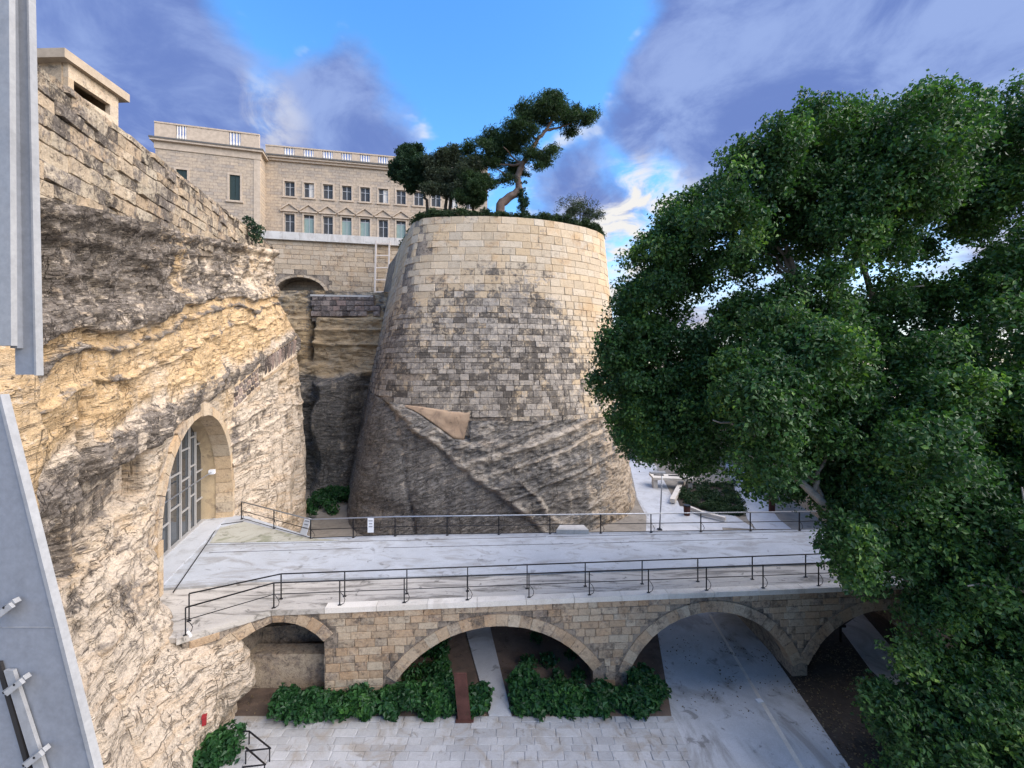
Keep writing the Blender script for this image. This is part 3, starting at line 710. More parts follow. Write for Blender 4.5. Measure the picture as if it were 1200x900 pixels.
cols = [-4.4, -3.0, -1.6, -.2, 1.2, 2.4, 3.3, 4.38]; r = random.Random(3)
for i in range(len(cols) - 1):
    a0, a1 = cols[i], cols[i + 1]
    for lv in range(4):
        z0 = DECK + [.0, 1.55, 3.3, 5.0][lv] + (.55 * (i % 2) if lv else 0) ; z1 = DECK + ([1.55, 3.3, 5.0, 9][lv] + (.55 * (i % 2) if lv < 3 else 0))
        zt = [min(z1, arch_top(a0 + (a1 - a0) * t) - .02) for t in (0, .25, .5, .75, 1)]
        if max(zt) <= z0 + .1: continue
        zt = [max(z, z0 + .01) for z in zt]; mb = MB()
        top = [pp(a0 + (a1 - a0) * t, z, GN) for t, z in zip((0, .25, .5, .75, 1), zt)]
        poly = [pp(a0, z0, GN), pp(a1, z0, GN)] + top[::-1]; back = [p - WN * .03 for p in poly]; m_ = len(poly)
        mb.add(poly + back, [tuple(range(m_)), tuple(range(2 * m_ - 1, m_ - 1, -1))] + [(k_, m_ + k_, m_ + (k_ + 1) % m_, (k_ + 1) % m_) for k_ in range(m_)]); mb.build('pane', M_glass, portal)
        if lv: mb = MB(); mb.beam(pp(a0, z0, GN + .05), pp(a1, z0, GN + .05), .07, .09); mb.build('transom', M_frame, portal)
for a in cols[1:-1]:
    mb = MB(); mb.beam(pp(a, DECK, GN + .06), pp(a, arch_top(a) - .02, GN + .06), .12, .09, WN); mb.build('mullion', M_frame, portal)
mb = MB(); mb.hexa([pp(a, z, n_) for z in (DECK - .1, DECK + .14) for a, n_ in ((-4.5, GN + .2), (-4.5, GN - .1), (4.5, GN - .1), (4.5, GN + .2))]); mb.build('sill', M_frame, portal)
mb = MB(); mb.tube([pp(-4.2, -6.6, -.75), pp(4.43, -6.6, -.75)], .035, 6); mb.build('tie_rod', M_rail, portal)
mb = MB(); mb.box(pp(4.36, -6.6, -.75), (.3, .3, .26), .3); mb.build('tie_bracket', M_signw, portal)

# two shallow openings in the cliff filled with small stones
fv = [stone_mesh('stone', M_fill, 90 + i, .05, .05) for i in range(6)]
for (ya, yb, za, zb, sl), lab, cnt in zip(OPEN, ('walled up opening with pale mortar joints just past the archway', 'narrow walled recess with upright slabs at the far end of the cliff'), ((6, 4), (10, 1))):
    cf = lambda y: face_x(y) + float(far_off(y))
    t_ = thing('blocked_opening', lab, 'stone infill', (cf((ya + yb) / 2), (ya + yb) / 2, za + .5 * sl * (yb - ya)))
    nN = Vector((1, -(cf(yb) - cf(ya)) / (yb - ya), 0)).normalized()
    for i in range(cnt[0]):
        for j in range(cnt[1]):
            y0 = ya + (yb - ya) * i / cnt[0]; y1 = ya + (yb - ya) * (i + 1) / cnt[0]; z0 = za + (zb - za) * j / cnt[1]; z1 = za + (zb - za) * (j + 1) / cnt[1]; yc = (y0 + y1) / 2 + (.1 if j % 2 and cnt[1] > 1 else 0)
            zc = (z0 + z1) / 2 + sl * (yc - ya)
            place('stone', fv[(i * 3 + j) % 6], frame(Vector((cf(yc) - .02, yc, zc)), Vector((nN.y * -1, 1, sl)).normalized(), nN, (0, 0, 1), (y1 - y0) - .08, .14, (z1 - z0) - .08), t_)
    mb = MB(); mb.hexa([Vector((cf(y) - .02, y, z + sl * (y - ya))) + nN * n_ for z in (za - .1, zb + .1) for y, n_ in ((ya - .1, .07), (ya - .1, -.3), (yb + .1, -.3), (yb + .1, .07))]); mb.build('mortar_bed', M_pale_mortar, t_)
    for z_ in (za - .16, zb + .16): mb = MB(); mb.beam(Vector((cf(ya), ya - .1, z_ - .04)), Vector((cf(yb), yb + .1, z_ + sl * (yb - ya))), .34, .2); mb.build('lintel' if z_ > zb else 'sill', M_portal, t_)

# ------------------------------------------------------------------ bastion
ctrl = [(-22, 66), (-16.2, 56), (-11.8, 46), (-9.4, 40.3), (-8.35, 38.85), (-6.6, 38.3), (-2, 38.1), (2, 38.75), (5.5, 40.2), (8.2, 42.1), (9.5, 44.2), (10.0, 48), (10.3, 56), (10.5, 66)]
def spline(c, m=40):
    o = []
    c = [np.array(p, float) for p in c]
    for i in range(1, len(c) - 2):
        for k_ in range(m):
            t = k_ / m; p0, p1, p2, p3 = c[i - 1:i + 3]; o.append(.5 * (2 * p1 + (p2 - p0) * t + (2 * p0 - 5 * p1 + 4 * p2 - p3) * t * t + (3 * p1 - p0 - 3 * p2 + p3) * t ** 3))
    o.append(c[-2]); return np.array(o)
BP = spline(ctrl); BL = np.concatenate([[0], np.cumsum(np.linalg.norm(np.diff(BP, axis=0), axis=1))]); BT = np.gradient(BP, axis=0); BT /= np.linalg.norm(BT, axis=1)[:, None]
BNrm = np.stack([BT[:, 1], -BT[:, 0]], 1)
BAT = np.interp(BP[:, 0], [-12, -8, -3, 4, 8, 10], [5.6, 5.6, 4.7, 4.3, 3.4, 2.4]) * np.where(BP[:, 1] > 50, .9, 1)
BTOP = 13.45
def bas(u, z):
    u = np.asarray(u, float); z = np.asarray(z, float); x = np.interp(u, BL, BP[:, 0]); y = np.interp(u, BL, BP[:, 1]); nx = np.interp(u, BL, BNrm[:, 0]); ny = np.interp(u, BL, BNrm[:, 1]); b = np.interp(u, BL, BAT)
    o = b * (BTOP - z) / 27.2; return x + nx * o, y + ny * o, nx, ny, b
u_of = lambda xx, lo=True: float(np.interp(xx, BP[:, 0][40:-60], BL[40:-60]))
UMAX = float(BL[-1])
bast = thing('bastion', 'huge rounded stone bastion with trees on top in the middle of the ditch', 'bastion', (-1, 44, G))
us = np.linspace(0, UMAX, 260); zs = np.linspace(-5.6, BTOP - .05, 40); U, Z = np.meshgrid(us, zs, indexing='ij'); X, Y, nx, ny, b = bas(U, Z)
me = grid_mesh('wall_core', X - nx * .03 , Y - ny * .03, Z); me.transform(Matrix.Translation(-world_loc(bast))); link('wall_core', me, M_mortar, bast)
def zb_of(u): return np.interp(u, [0, u_of(-9), u_of(-7.5), u_of(-4), UMAX], [-2.4, -2.7, -3.3, -4.5, -4.9])
bv = [stone_mesh('stone', M_bst, 120 + i, .035, .03) for i in range(12)]
ent = []; r = random.Random(21); z = -5.0
ua, ub = float(BL[np.argmin(np.hypot(BP[:, 0] + 12, BP[:, 1] - 48))]), float(BL[np.argmin(np.hypot(BP[:, 0] - 10, BP[:, 1] - 52))])
while z < BTOP - .1:
    if z > 7.6: h, w0, w1 = r.uniform(.6, .82), .7, 1.7
    elif z > 5.0: h, w0, w1 = r.uniform(.58, .78), .7, 1.6
    else: h, w0, w1 = r.uniform(.38, .58), .36, .95
    h = min(h, BTOP - z)
    if BTOP - z - h < .4: h = BTOP - z
    u = ua - r.random()
    while u < ub:
        w = r.uniform(w0, w1) * (1.5 if r.random() < .08 else 1); uc = u + w / 2; zc = z + h / 2
        if zc - h * .4 > zb_of(uc):
            nx, ny, b = (float(q) for q in bas(uc, zc)[2:]); N = Vector((nx, ny, b / 27.2)).normalized()
            e0, e1 = (Vector((float(q[0]), float(q[1]), zc)) for q in (bas(u, zc), bas(u + w, zc))); T = (e1 - e0).normalized(); N = (N - T * N.dot(T)).normalized(); B = N.cross(T); B = B if B.z > 0 else -B; wl = (e1 - e0).length
            pc_ = (e0 + e1) / 2; top = zc > 7.4; g_ = .010 if top else .014
            if z < 5 and w > .8 and r.random() < .12:   # some blocks split into two thin courses
                for q in (-.25, .25): ent.append((w * h / 2, frame(pc_ + B * h * q, T, N, B, wl - g_, r.uniform(.05, .10), h / 2 - g_)))
            else: ent.append((w * h, frame(pc_, T, N, B, wl - g_, r.uniform(.055, .075) if top else r.uniform(.05, .10), h - g_)))
        u += w
    z += h
lay(ent, bv, bast, 'stone', 300, 'small_stonework')
# rock foot
us = np.linspace(0, UMAX, 460); nzr = 210; U, Tz = np.meshgrid(us, np.linspace(0, 1, nzr), indexing='ij'); Z = -14.0 + Tz * (zb_of(U) + .12 + 14.0)
X, Y, nx, ny, b = bas(U, Z)
q = np.stack([U.ravel(), Z.ravel()], 1)
lineX = X; crease = -3.1 - .8 * (X + 10.2) + 1.6 * (fbm(P3(U * .5, Z * .5, 12), 4) - .5).reshape(U.shape); smooth = sst(crease - Z, -.3, .5)
sR = Z - .30 * (X - 2) + .5 * (fbm(P3(U * .3, Z * .3, 2), 3).reshape(U.shape) - .5)
nb = (fbm(P3(U * .3, Z * .4, 6), 4) - .5).reshape(U.shape); nm = (fbm(P3(U * 1.1, sR * 2.2, 3), 5, .55) - .5).reshape(U.shape); nf = (fbm(P3(U * 4, Z * 4, 1), 4, .6) - .5).reshape(U.shape); flute = (fbm(P3(U * 1.3, Z * .12, 5), 4) - .5).reshape(U.shape)
pmt = (U - u_of(-7.7)) / (u_of(-3.4) - u_of(-7.7)); pzt = -3.15 - .55 * np.clip(pmt, 0, 1); pm = sst(pmt, .0, .03) * (1 - sst(pmt, .99, 1.0)) * sst(Z, pzt - np.minimum(.15 + pmt * 3.0, 2.3) - .05, pzt - np.minimum(.15 + pmt * 3.0, 2.3) + .05)
off = .10 + .6 * nb + (1 - smooth) * (.52 * nm + .26 * nf + .18) + smooth * (.45 * flute + .10 * nf - .1) - .45 * pm + .09 * bell(crease - Z, 0, .35)
for c, w, a in ((-6.2, 0.22, 0.209), (-5.7, 0.12, -0.138), (-7.6, 0.16, 0.143), (-7.3, 0.1, -0.11), (-8.7, 0.2, 0.11), (-5.0, 0.15, 0.11), (-9.9, .15, .18)): off += a * bell(sR, c, w) * (1 - smooth) * (.4 + .6 * sst(X, -2, 2))
off -= .30 * bell(X + .22 * (Z + 10) + 8.3, 0, .12) * smooth
cr2 = -9.0 - .95 * (X - .2) + 1.4 * nb * 2; off += .16 * bell(Z - cr2, 0, .3) * sst(X, 0, 1)
X2, Y2 = X + nx * off, Y + ny * off
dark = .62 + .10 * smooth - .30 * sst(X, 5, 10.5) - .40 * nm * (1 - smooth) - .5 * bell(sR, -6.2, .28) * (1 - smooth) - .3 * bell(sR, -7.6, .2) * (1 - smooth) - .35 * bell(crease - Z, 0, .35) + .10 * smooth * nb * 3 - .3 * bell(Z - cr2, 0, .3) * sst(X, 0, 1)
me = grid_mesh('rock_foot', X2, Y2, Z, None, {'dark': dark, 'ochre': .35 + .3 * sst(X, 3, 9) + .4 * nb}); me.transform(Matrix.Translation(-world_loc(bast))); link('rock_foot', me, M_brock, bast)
# rendered repair patch between masonry and rock
u0, u1 = u_of(-7.7), u_of(-3.4); us = np.linspace(u0, u1, 60); U, Tz = np.meshgrid(us, np.linspace(0, 1, 24), indexing='ij'); tt = (U - u0) / (u1 - u0)
zt = -3.15 - 1.0 * np.clip(tt, 0, 1) * .55 ; zl = zt - np.minimum(.15 + tt * 3.0, 2.35) * np.clip((1.02 - tt) * 9, .35, 1); Z = zl + (zt - zl) * Tz
Xp, Yp, nx, ny, b = bas(U, Z); o_ = .17 + .6 * (fbm(P3(U * .3, Z * .4, 6), 4) - .5).reshape(U.shape) + .10 * (fbm(P3(U * 1.6, Z * 1.6, 0), 4) - .5).reshape(U.shape) - .3 * np.abs(2 * Tz - 1) ** 12
me = grid_mesh('repair_patch', Xp + nx * o_, Yp + ny * o_, Z); me.transform(Matrix.Translation(-world_loc(bast))); link('repair_patch', me, M_patch, bast)
mb = MB(); sel = BP[::6]; mb.add([(p[0] - .05 * n_[0], p[1] - .05 * n_[1], BTOP - .12) for p, n_ in zip(sel, BNrm[::6])], [tuple(range(len(sel)))]); mb.build('top_soil', M_soil, bast)

# ------------------------------------------------------------------ the old bridge
def yf(x): return 17.95 + .075 * x if x > -9.67 else 17.225 + .816 * (x + 9.67)      # the face bends forward at its left end
def yb(x): return 24.75 + .04 * x
br = thing('stone_bridge', 'old stone bridge on low arches crossing the ditch from cliff to tree', 'bridge', (3, 21.5, G))
arches = [(-9.45, 1.8, -11.15, .88), (-.67, 4.13, -12.95, 2.12), (8.68, 3.73, -13.2, 2.56), (16.7, 3.6, -13.2, 2.3)]
def arch_geo(a): xc, hw, zs, ri = a; R = (hw * hw + ri * ri) / (2 * ri); return R, zs + ri - R
xs = [(-11.9, None)]
for a in arches:
    xs.append((a[0] - a[1], None)); R, zc = arch_geo(a)
    for i in range(33): x = a[0] + a[1] * (-1 + 2 * i / 32); xs.append((x, zc + math.sqrt(max(R * R - (x - a[0]) ** 2, 0))))
    xs.append((a[0] + a[1], None))
xs.append((24.5, None)); ZT = -9.985; mb = MB()
for i, (x, zb) in enumerate(xs):
    zb = G - .3 if zb is None else zb; mb.v += [(x, yf(x), zb), (x, yf(x), ZT), (x, yb(x), zb), (x, yb(x), ZT)]
for i in range(len(xs) - 1):
    a, b = 4 * i, 4 * i + 4
    if xs[i + 1][0] - xs[i][0] > 1e-4: mb.f += [(a, b, b + 1, a + 1), (b + 2, a + 2, a + 3, b + 3)]
    mb.f.append((a, a + 2, b + 2, b))
mb.build('bridge_wall', M_mortar, br)
brv = [stone_mesh('stone', M_brg, 160 + i, .045, .03) for i in range(10)]
ent = []; r = random.Random(5); z = G
def fd(x): return Vector((1, .075 if x > -9.67 else .816, 0)).normalized()
def fn(x): d = fd(x); return Vector((d.y, -d.x, 0))
while z < ZT - .05:
    h = r.uniform(.25, .36); h = min(h, ZT - z)
    if ZT - z - h < .15: h = ZT - z
    x = -11.9 + .4 * r.random()
    while x < 23.5:
        w = r.uniform(.42, .95); x0, x1, za, zt = x, x + w, z, z + h; ok = True
        for a in arches:
            R, zc = arch_geo(a); RO = R + .47; zsp = a[2]
            # trim against the ring of arch stones
            for _ in range(12):
                hit = False
                for xx in (x0, (x0 + x1) / 2, x1):
                    for zz_ in (za, zt):
                        inside = (abs(xx - a[0]) < a[1] + .0 and zz_ < zsp) or (math.hypot(xx - a[0], zz_ - zc) < RO and zz_ > zc + (zsp - zc) * .8 and abs(xx - a[0]) < a[1] + .5)
                        hit = hit or inside
                if not hit: break
                if (x0 + x1) / 2 < a[0]: x1 -= .07
                else: x0 += .07
                if x1 - x0 < .14: ok = False; break
            if not ok: break
        if ok:
            xc, zc_ = (x0 + x1) / 2, (za + zt) / 2
            ent.append(((x1 - x0) * h, frame(Vector((xc, (yf(x0) + yf(x1)) / 2, zc_)), fd(xc), fn(xc), (0, 0, 1), (x1 - x0) / fd(xc).x - .014, r.uniform(.035, .06), h - .016)))
        x += w
    z += h
lay(ent, brv, br, 'stone', 300, 'small_stonework')
for a in arches:
    R, zc = arch_geo(a); th = math.asin(min(1, a[1] / R)); nvs = max(9, int(2 * th * R / .48))
    for i in range(nvs):
        t0, t1 = -th + 2 * th * i / nvs + .006 / R, -th + 2 * th * (i + 1) / nvs - .006 / R; ro = R + .46; mb = MB(); pts = []
        ro = min(ro, (ZT - .01 - zc) / max(math.cos(t0), math.cos(t1)))
        dpt = .045 + .025 * random.random()
        for dd in (-.5, dpt):
            for rr, t in ((R - .012, t0), (ro, t0), (ro, t1), (R - .012, t1)): x = a[0] + rr * math.sin(t); pts.append(Vector((x, yf(x), zc + rr * math.cos(t))) + fn(x) * dd)
        mb.add(pts, [(0, 1, 2, 3), (7, 6, 5, 4), (4, 5, 1, 0), (5, 6, 2, 1), (6, 7, 3, 2), (7, 4, 0, 3)]); mb.build('arch_stone', M_brg, br)
# low wall and rock inside the first arch
mb = MB(); mb.hexa([(x, y, z) for z in (G, -12.25) for x, y in ((-13.2, 18.2), (-7.7, 18.2), (-7.7, 18.9), (-13.2, 18.9))]); mb.build('sill_wall', M_brg, br)
mb = MB()
for (y0, zlo, zhi) in ((19.6, -12.6, -11.75), (20.4, -11.75, -10.9), (21.3, -10.95, -10.0)): mb.hexa([(x, y, z) for z in (zlo, zhi) for x, y in ((-14, y0 - .8), (-7.7, y0 + .2), (-7.7, 22.6), (-14, 22.6))])
mb.build('inner_ledge', M_mortar, br)
deck_poly = [(-13.9, 18.9), (-11.9, 19.4), (0, 20.04), (24.5, 21.85), (24.5, yb(24.5) + .15), (-6.7, 24.6), (-11.2, 24.2), (-17.2, 27.75), (-20.6, 28.3), (-17.4, 18.4)]
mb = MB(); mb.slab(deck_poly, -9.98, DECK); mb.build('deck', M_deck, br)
led = [(-11.95, 15.42), (-9.67, yf(-9.67) - .02), (24.5, yf(24.5) - .02), (24.5, 21.85), (0, 20.04), (-11.9, 19.4), (-13.9, 18.9), (-17.4, 18.38), (-17.4, 15.4)]
mb = MB(); mb.slab(led, -9.985, DECK - .10); mb.build('ledge', M_ledge, br)
cp = [Vector((-12.05, 15.3, 0)), Vector((-9.67, yf(-9.67) - .1, 0))] + [Vector((x, yf(x) - .1, 0)) for x in np.arange(-7.6, 25, 2.05)]
for a, b in zip(cp[:-1], cp[1:]):
    d = (b - a).normalized(); n_ = Vector((-d.y, d.x, 0)); a2, b2 = a + d * .01, b - d * .01; mb = MB()
    mb.hexa([(p.x, p.y, z) for z in (-9.99, DECK - .085 + .01 * random.random()) for p in (a2, b2, b2 + n_ * .42, a2 + n_ * .42)]); mb.build('coping_stone', M_white if a.x > -9 else M_ledge, br)
th0 = [pp(-4.6, 0, GN + .18), pp(4.3, 0, GN + .18), pp(4.3, 0, GN + 1.35), pp(-4.3, 0, GN + 1.35)]
mb = MB(); mb.slab([(p.x, p.y) for p in th0][::-1], DECK - .1, DECK + .07); mb.build('threshold', M_path, br)
mb = MB(); pts = [on_z(a, b_, DECK + .02) for a, b_ in ((203, 694), (243, 636), (256, 615), (285, 611))]; mb.tube(pts, .028, 5); mb.build('drain_cable', M_gap, br)
for seg in (((240, 638.5), (380, 635.5)), ((382, 635.4), (640, 629)), ((642, 629), (960, 622.6)), ((245, 647.5), (425, 642.4)), ((450, 642), (672, 637)), ((690, 636.6), (900, 631))):
    a, b = on_z(*seg[0], DECK), on_z(*seg[1], DECK); d = (b - a).normalized(); n_ = Vector((-d.y, d.x, 0)) * .022; mb = MB()
    mb.hexa([(p.x, p.y, z) for z in (DECK - .01, DECK + .004) for p in (a - n_, b - n_, b + n_, a + n_)]); mb.build('deck_joint', M_gap, br)
M_moss = paving_material('mossy screed', (.33, .31, .26), (.40, .39, .33), (.16, .17, .10), .7, None, .9, False)
mb = MB(); mp = [on_z(a, b_, DECK) for a, b_ in ((246, 636.5), (258, 619), (286, 612), (322, 621), (362, 631), (398, 633.5))]; mb.slab([(p.x, p.y) for p in mp], DECK - .02, DECK + .03); mb.build('screed_patch', M_moss, br)
mb = MB(); mp = [on_z(a, b_, DECK) for a, b_ in ((652, 626), (690, 626), (684, 620), (656, 620))]; mb.slab([(p.x, p.y) for p in mp], DECK - .02, DECK + .25); mb.build('kerb_block', M_conc, br)

# ------------------------------------------------------------------ railings
def railing(name, lab, base, z0, hgt, rails, spacing, curl, r_post=.022, top_mat=None, r_rail=.022, grp=None):
    """base: plan points of the railing line; rails: heights"""
    mid = base[len(base) // 2]; t_ = thing(name, lab, 'railing', (mid[0], mid[1], z0), grp)
    for hi, hh in enumerate(rails):
        mb = MB(); mb.tube([(p[0], p[1], z0 + hh) for p in base], r_rail * (1.35 if hi == 0 else .8), 8); mb.build('top_rail' if hi == 0 else 'mid_rail', (top_mat or M_iron) if hi == 0 else M_iron, t_, True)
    pr = None
    for a, b in zip(base[:-1], base[1:]):
        a, b = Vector((*a[:2], 0)), Vector((*b[:2], 0)); L = (b - a).length; k_ = max(1, round(L / spacing)); d = (b - a) / L; n_ = Vector((-d.y, d.x, 0))
        for i in range(k_ + (1 if b.x == base[-1][0] else 0)):
            p = a + (b - a) * i / k_
            mb = MB(); mb.box((p.x, p.y, z0 + hgt / 2), (r_post * 2.0, r_post * 1.4, hgt), math.atan2(d.y, d.x)); mb.box((p.x, p.y, z0 + .01), (.14, .10, .02), math.atan2(d.y, d.x)); mb.build('post', M_iron, t_)
            if curl:
                c0 = p + d * .04; mb = MB(); mb.tube([(c0.x + d.x * q, c0.y + d.y * q, z0 + zz_) for q, zz_ in ((0, .52), (.10, .40), (.17, .24), (.13, .09), (.02, .03))], .013, 6); mb.build('stay', M_iron, t_, True)
    return t_
outer = [(-11.9, 15.55), (-9.67, yf(-9.67) + .1), (21.5, yf(21.5) + .1)]
inner = [(-12.45, 16.45), (-9.75, 18.02), (21.5, yf(21.5) + .95)]
railing('iron_railing', 'thin dark two bar railing along the near edge of the bridge coping', outer, DECK - .09, 1.02, (1.02, .56), 2.55, True, grp=None)
railing('iron_railing', 'thin single bar railing set back on the stained ledge of the bridge', inner, DECK - .10, 1.06, (1.06,), 2.55, False)
f0 = on_z(283, 608.5, DECK); f1 = on_z(364, 632, DECK)
railing('iron_railing', 'dark railing with shiny handrail along the far edge of the bridge', [(f0.x, f0.y), (f1.x, f1.y), (-6.7, 24.45), (20, yb(20) - .15)], DECK, 1.12, (1.12, .55, .08), 3.0, True, .028, M_rail, .028)

# ------------------------------------------------------------------ palace beyond the ditch
PD = Vector((1, .2, 0)).normalized(); PNm = Vector((PD.y, -PD.x, 0)); PO = Vector((-34.8, 60, 0))
pal = thing('palace', 'long pale stone palace with rows of windows behind the ditch', 'building', (-20, 66, 8))
ROOF, LEDGE = 31.2, 19.1; LEN = 31.6; sc = PD.length
def pw(t, z, n_=0.0): return PO + PD * t + PNm * n_ + Vector((0, 0, z))
def pbox(mb, t0, t1, z0, z1, n0, n1, f=pw): return mb.hexa([f(t, z, n_) for z in (z0, z1) for t, n_ in ((t0, n1), (t1, n1), (t1, n0), (t0, n0))])
ts = [3.25 + 2.56 * i for i in range(11)]
UW, UH0, UH1 = 1.35, 24.3, 26.35; LW, LH0, LH1 = 1.35, 18.95, 21.75
def facade(mb, f, t0, t1, z0, z1, holes, n0=-.5, n1=0.):
    tl = sorted({t0, t1} | {h[0] for h in holes} | {h[1] for h in holes}); zl = sorted({z0, z1} | {h[2] for h in holes} | {h[3] for h in holes})
    for a, b in zip(tl[:-1], tl[1:]):
        for c, d in zip(zl[:-1], zl[1:]):
            if any(h[0] <= a + 1e-6 and b <= h[1] + 1e-6 and h[2] <= c + 1e-6 and d <= h[3] + 1e-6 for h in holes): continue
            mb.add([f(a, c, n1), f(b, c, n1), f(b, d, n1), f(a, d, n1)], [(0, 1, 2, 3)])
    for h in holes:
        a, b, c, d = h; P_ = [(a, c), (b, c), (b, d), (a, d)]
        for i in range(4):
            p, q_ = P_[i], P_[(i + 1) % 4]; mb.add([f(*p, n1), f(*q_, n1), f(*q_, n0), f(*p, n0)], [(3, 2, 1, 0)])
holes = [(t - UW / 2, t + UW / 2, UH0, UH1) for t in ts] + [(t - LW / 2, t + LW / 2, LH0, LH1) for t in ts]
mb = MB(); facade(mb, pw, 0, LEN, 5, 29.4, holes); pbox(mb, 0, LEN, 5, 29.4, -9, -.6); mb.hexa([pw(t, z, n_) for z in (5, 29.4) for t, n_ in ((LEN - .05, 0), (LEN, 0), (LEN, -.6), (LEN - .05, -.6))]); mb.build('wall', M_fac, pal)
mb = MB(); pbox(mb, .0, LEN + .3, 29.4, 29.75, -9, .55); pbox(mb, 0, LEN + .15, 29.1, 29.4, -.3, .28); mb.build('cornice', M_trim, pal)
mb = MB(); pbox(mb, 0, LEN + .35, 29.62, 29.82, -9, .66); mb.build('cornice_dark_strip', plain('dark cornice strip', (.10, .095, .09), .8), pal)  # thin dark strip projecting along the cornice top
def balustrade(f, t0, t1, gaps, z0, z1, parent):
    mb = MB(); cur = t0
    for a, b in gaps + [(t1, t1)]:
        pbox(mb, cur, a, z0, z1 - .18, -.02, .25, f); cur = b
    pbox(mb, t0, t1, z1 - .18, z1, -.06, .32, f); o = mb.build('balustrade', M_trim, parent)
    for a, b in gaps:
        for i in range(4):
            t = a + (b - a) * (i + .5) / 4; p = f(t, 0, .12); m2 = MB(); m2.tube([(p.x, p.y, z0), (p.x, p.y, z0 + .3), (p.x, p.y, z0 + .75), (p.x, p.y, z1 - .18)], [.10, .15, .09, .11], 6); m2.build('baluster', M_white, o)
balustrade(pw, .2, LEN, [(t - .7, t + .7) for t in ts], 29.82, ROOF, pal)
for i, t in enumerate(ts):
    for (w_, z0, z1, up) in ((UW, UH0, UH1, True), (LW, LH0, LH1, False)):
        mb = MB(); o = .06
        pbox(mb, t - w_ / 2 - .22, t - w_ / 2, z0 - .1, z1, -.1, o); pbox(mb, t + w_ / 2, t + w_ / 2 + .22, z0 - .1, z1, -.1, o); pbox(mb, t - w_ / 2 - .22, t + w_ / 2 + .22, z1, z1 + .24, -.1, o + .01)
        if up: pbox(mb, t - w_ / 2 - .3, t + w_ / 2 + .3, z0 - .28, z0 - .1, -.1, .16)
        win = mb.build('window', M_trim, pal)
        if up or i < 1 or i % 3 == 2:
            mb = MB(); pbox(mb, t - w_ / 2, t + w_ / 2, z0, z1, -.34, -.30); mb.build('pane', M_wglass, win)
            mb = MB(); e = .07
            pbox(mb, t - .05, t + .05, z0, z1, -.30, -.24); pbox(mb, t - w_ / 2, t - w_ / 2 + e, z0, z1, -.30, -.23); pbox(mb, t + w_ / 2 - e, t + w_ / 2, z0, z1, -.30, -.23); pbox(mb, t - w_ / 2 + e, t - .05, z1 - e, z1, -.30, -.23); pbox(mb, t + .05, t + w_ / 2 - e, z1 - e, z1, -.30, -.23); pbox(mb, t - w_ / 2 + e, t + w_ / 2 - e, z0 + (z1 - z0) * .62, z0 + (z1 - z0) * .62 + .07, -.31, -.235)
            mb.build('frame', M_frame, win)
            if up and i % 4 == 1: mb = MB(); pbox(mb, t + .05, t + w_ / 2 - e, z0 + .1, z1 - e, -.29, -.26); mb.build('blind', M_white, win)
        else:
            for s_ in (-1, 1):
                a, b = sorted((t + s_ * .03, t + s_ * w_ / 2)); mb = MB(); pbox(mb, a, b, z0, z1 - .45, -.28, -.22); mb.build('shutter', M_teal, win)
            mb = MB(); pbox(mb, t - w_ / 2, t + w_ / 2, z1 - .45, z1, -.30, -.27); mb.build('pane', M_wglass, win)
            mb = MB(); pbox(mb, t - .03, t + .03, z0, z1, -.29, -.19); pbox(mb, t - w_ / 2, t + w_ / 2, z1 - .5, z1 - .42, -.27, -.2); mb.build('frame', M_frame, win)
        if not up:
            mb = MB(); z2 = z1 + .28; hw = w_ / 2 + .48
            pbox(mb, t - hw, t + hw, z2, z2 + .18, -.1, .28)
            a, b, c = (t - hw - .05, z2 + .18), (t + hw + .05, z2 + .18), (t, z2 + 1.05)
            for p, q_ in ((a, c), (c, b)): mb.hexa([pw(p[0], p[1], .32), pw(q_[0], q_[1], .32), pw(q_[0], q_[1], -.1), pw(p[0], p[1], -.1), pw(p[0], p[1] + .2, .34), pw(q_[0], q_[1] + .2, .34), pw(q_[0], q_[1] + .2, -.1), pw(p[0], p[1] + .2, -.1)])
            mb.add([pw(a[0] + .1, a[1], .10), pw(b[0] - .1, b[1], .10), pw(c[0], c[1], .10)], [(0, 1, 2)]); mb.build('pediment', M_trim, pal)
# projecting wing
WP = Vector((-34.1, 57.75, 0)); WDr = Vector((-1, -.27, 0)).normalized(); WNn = Vector((-WDr.y, WDr.x, 0)); WNn = WNn if WNn.y < 0 else -WNn
def ww(t, z, n_=0.0): return WP + WDr * (-t) + WNn * n_ + Vector((0, 0, z))   # t runs from -15 (left) to 0
def tw(px): p = on_wall(px, 200, (WP.x, WP.y), (WDr.x, WDr.y)); return -((p - WP).dot(WDr))
tl_ = tw(182); wins = [(tw(206.5), tw(219.5)), (tw(269), tw(281.5))]
wz = [(21.7, 24.9 + .9), (22.3, 25.7)]; wz = [(22.2, 25.6)] * 2
whole = [(a, b, wz[0][0], wz[0][1]) for a, b in wins]
mb = MB(); facade(mb, ww, tl_, 0, 5, 28.9, whole); mb.hexa([ww(t, z, n_) for z in (5, 28.9) for t, n_ in ((-.02, -.0), (0, 0), (0, -9), (-.02, -9))]); mb.hexa([ww(t, z, n_) for z in (5, 28.9) for t, n_ in ((tl_, -.02), (tl_ + .05, -.02), (tl_ + .05, -9), (tl_, -9))]); pbox(mb, tl_ + .06, -.06, 5, 28.9, -9, -.6, ww); mb.build('wing_wall', M_fac, pal)
mb = MB(); pbox(mb, tl_ - .45, .45, 28.9, 29.25, -9, .5, ww); pbox(mb, tl_ - .1, .12, 28.0, 28.9, -.2, .12, ww); mb.build('wing_cornice', M_trim, pal)
mb = MB(); pbox(mb, tl_ - .5, .5, 29.14, 29.33, -9, .58, ww); mb.build('cornice_dark_strip', plain('dark cornice strip', (.10, .095, .09), .8), pal)  # matching dark strip on the wing cornice
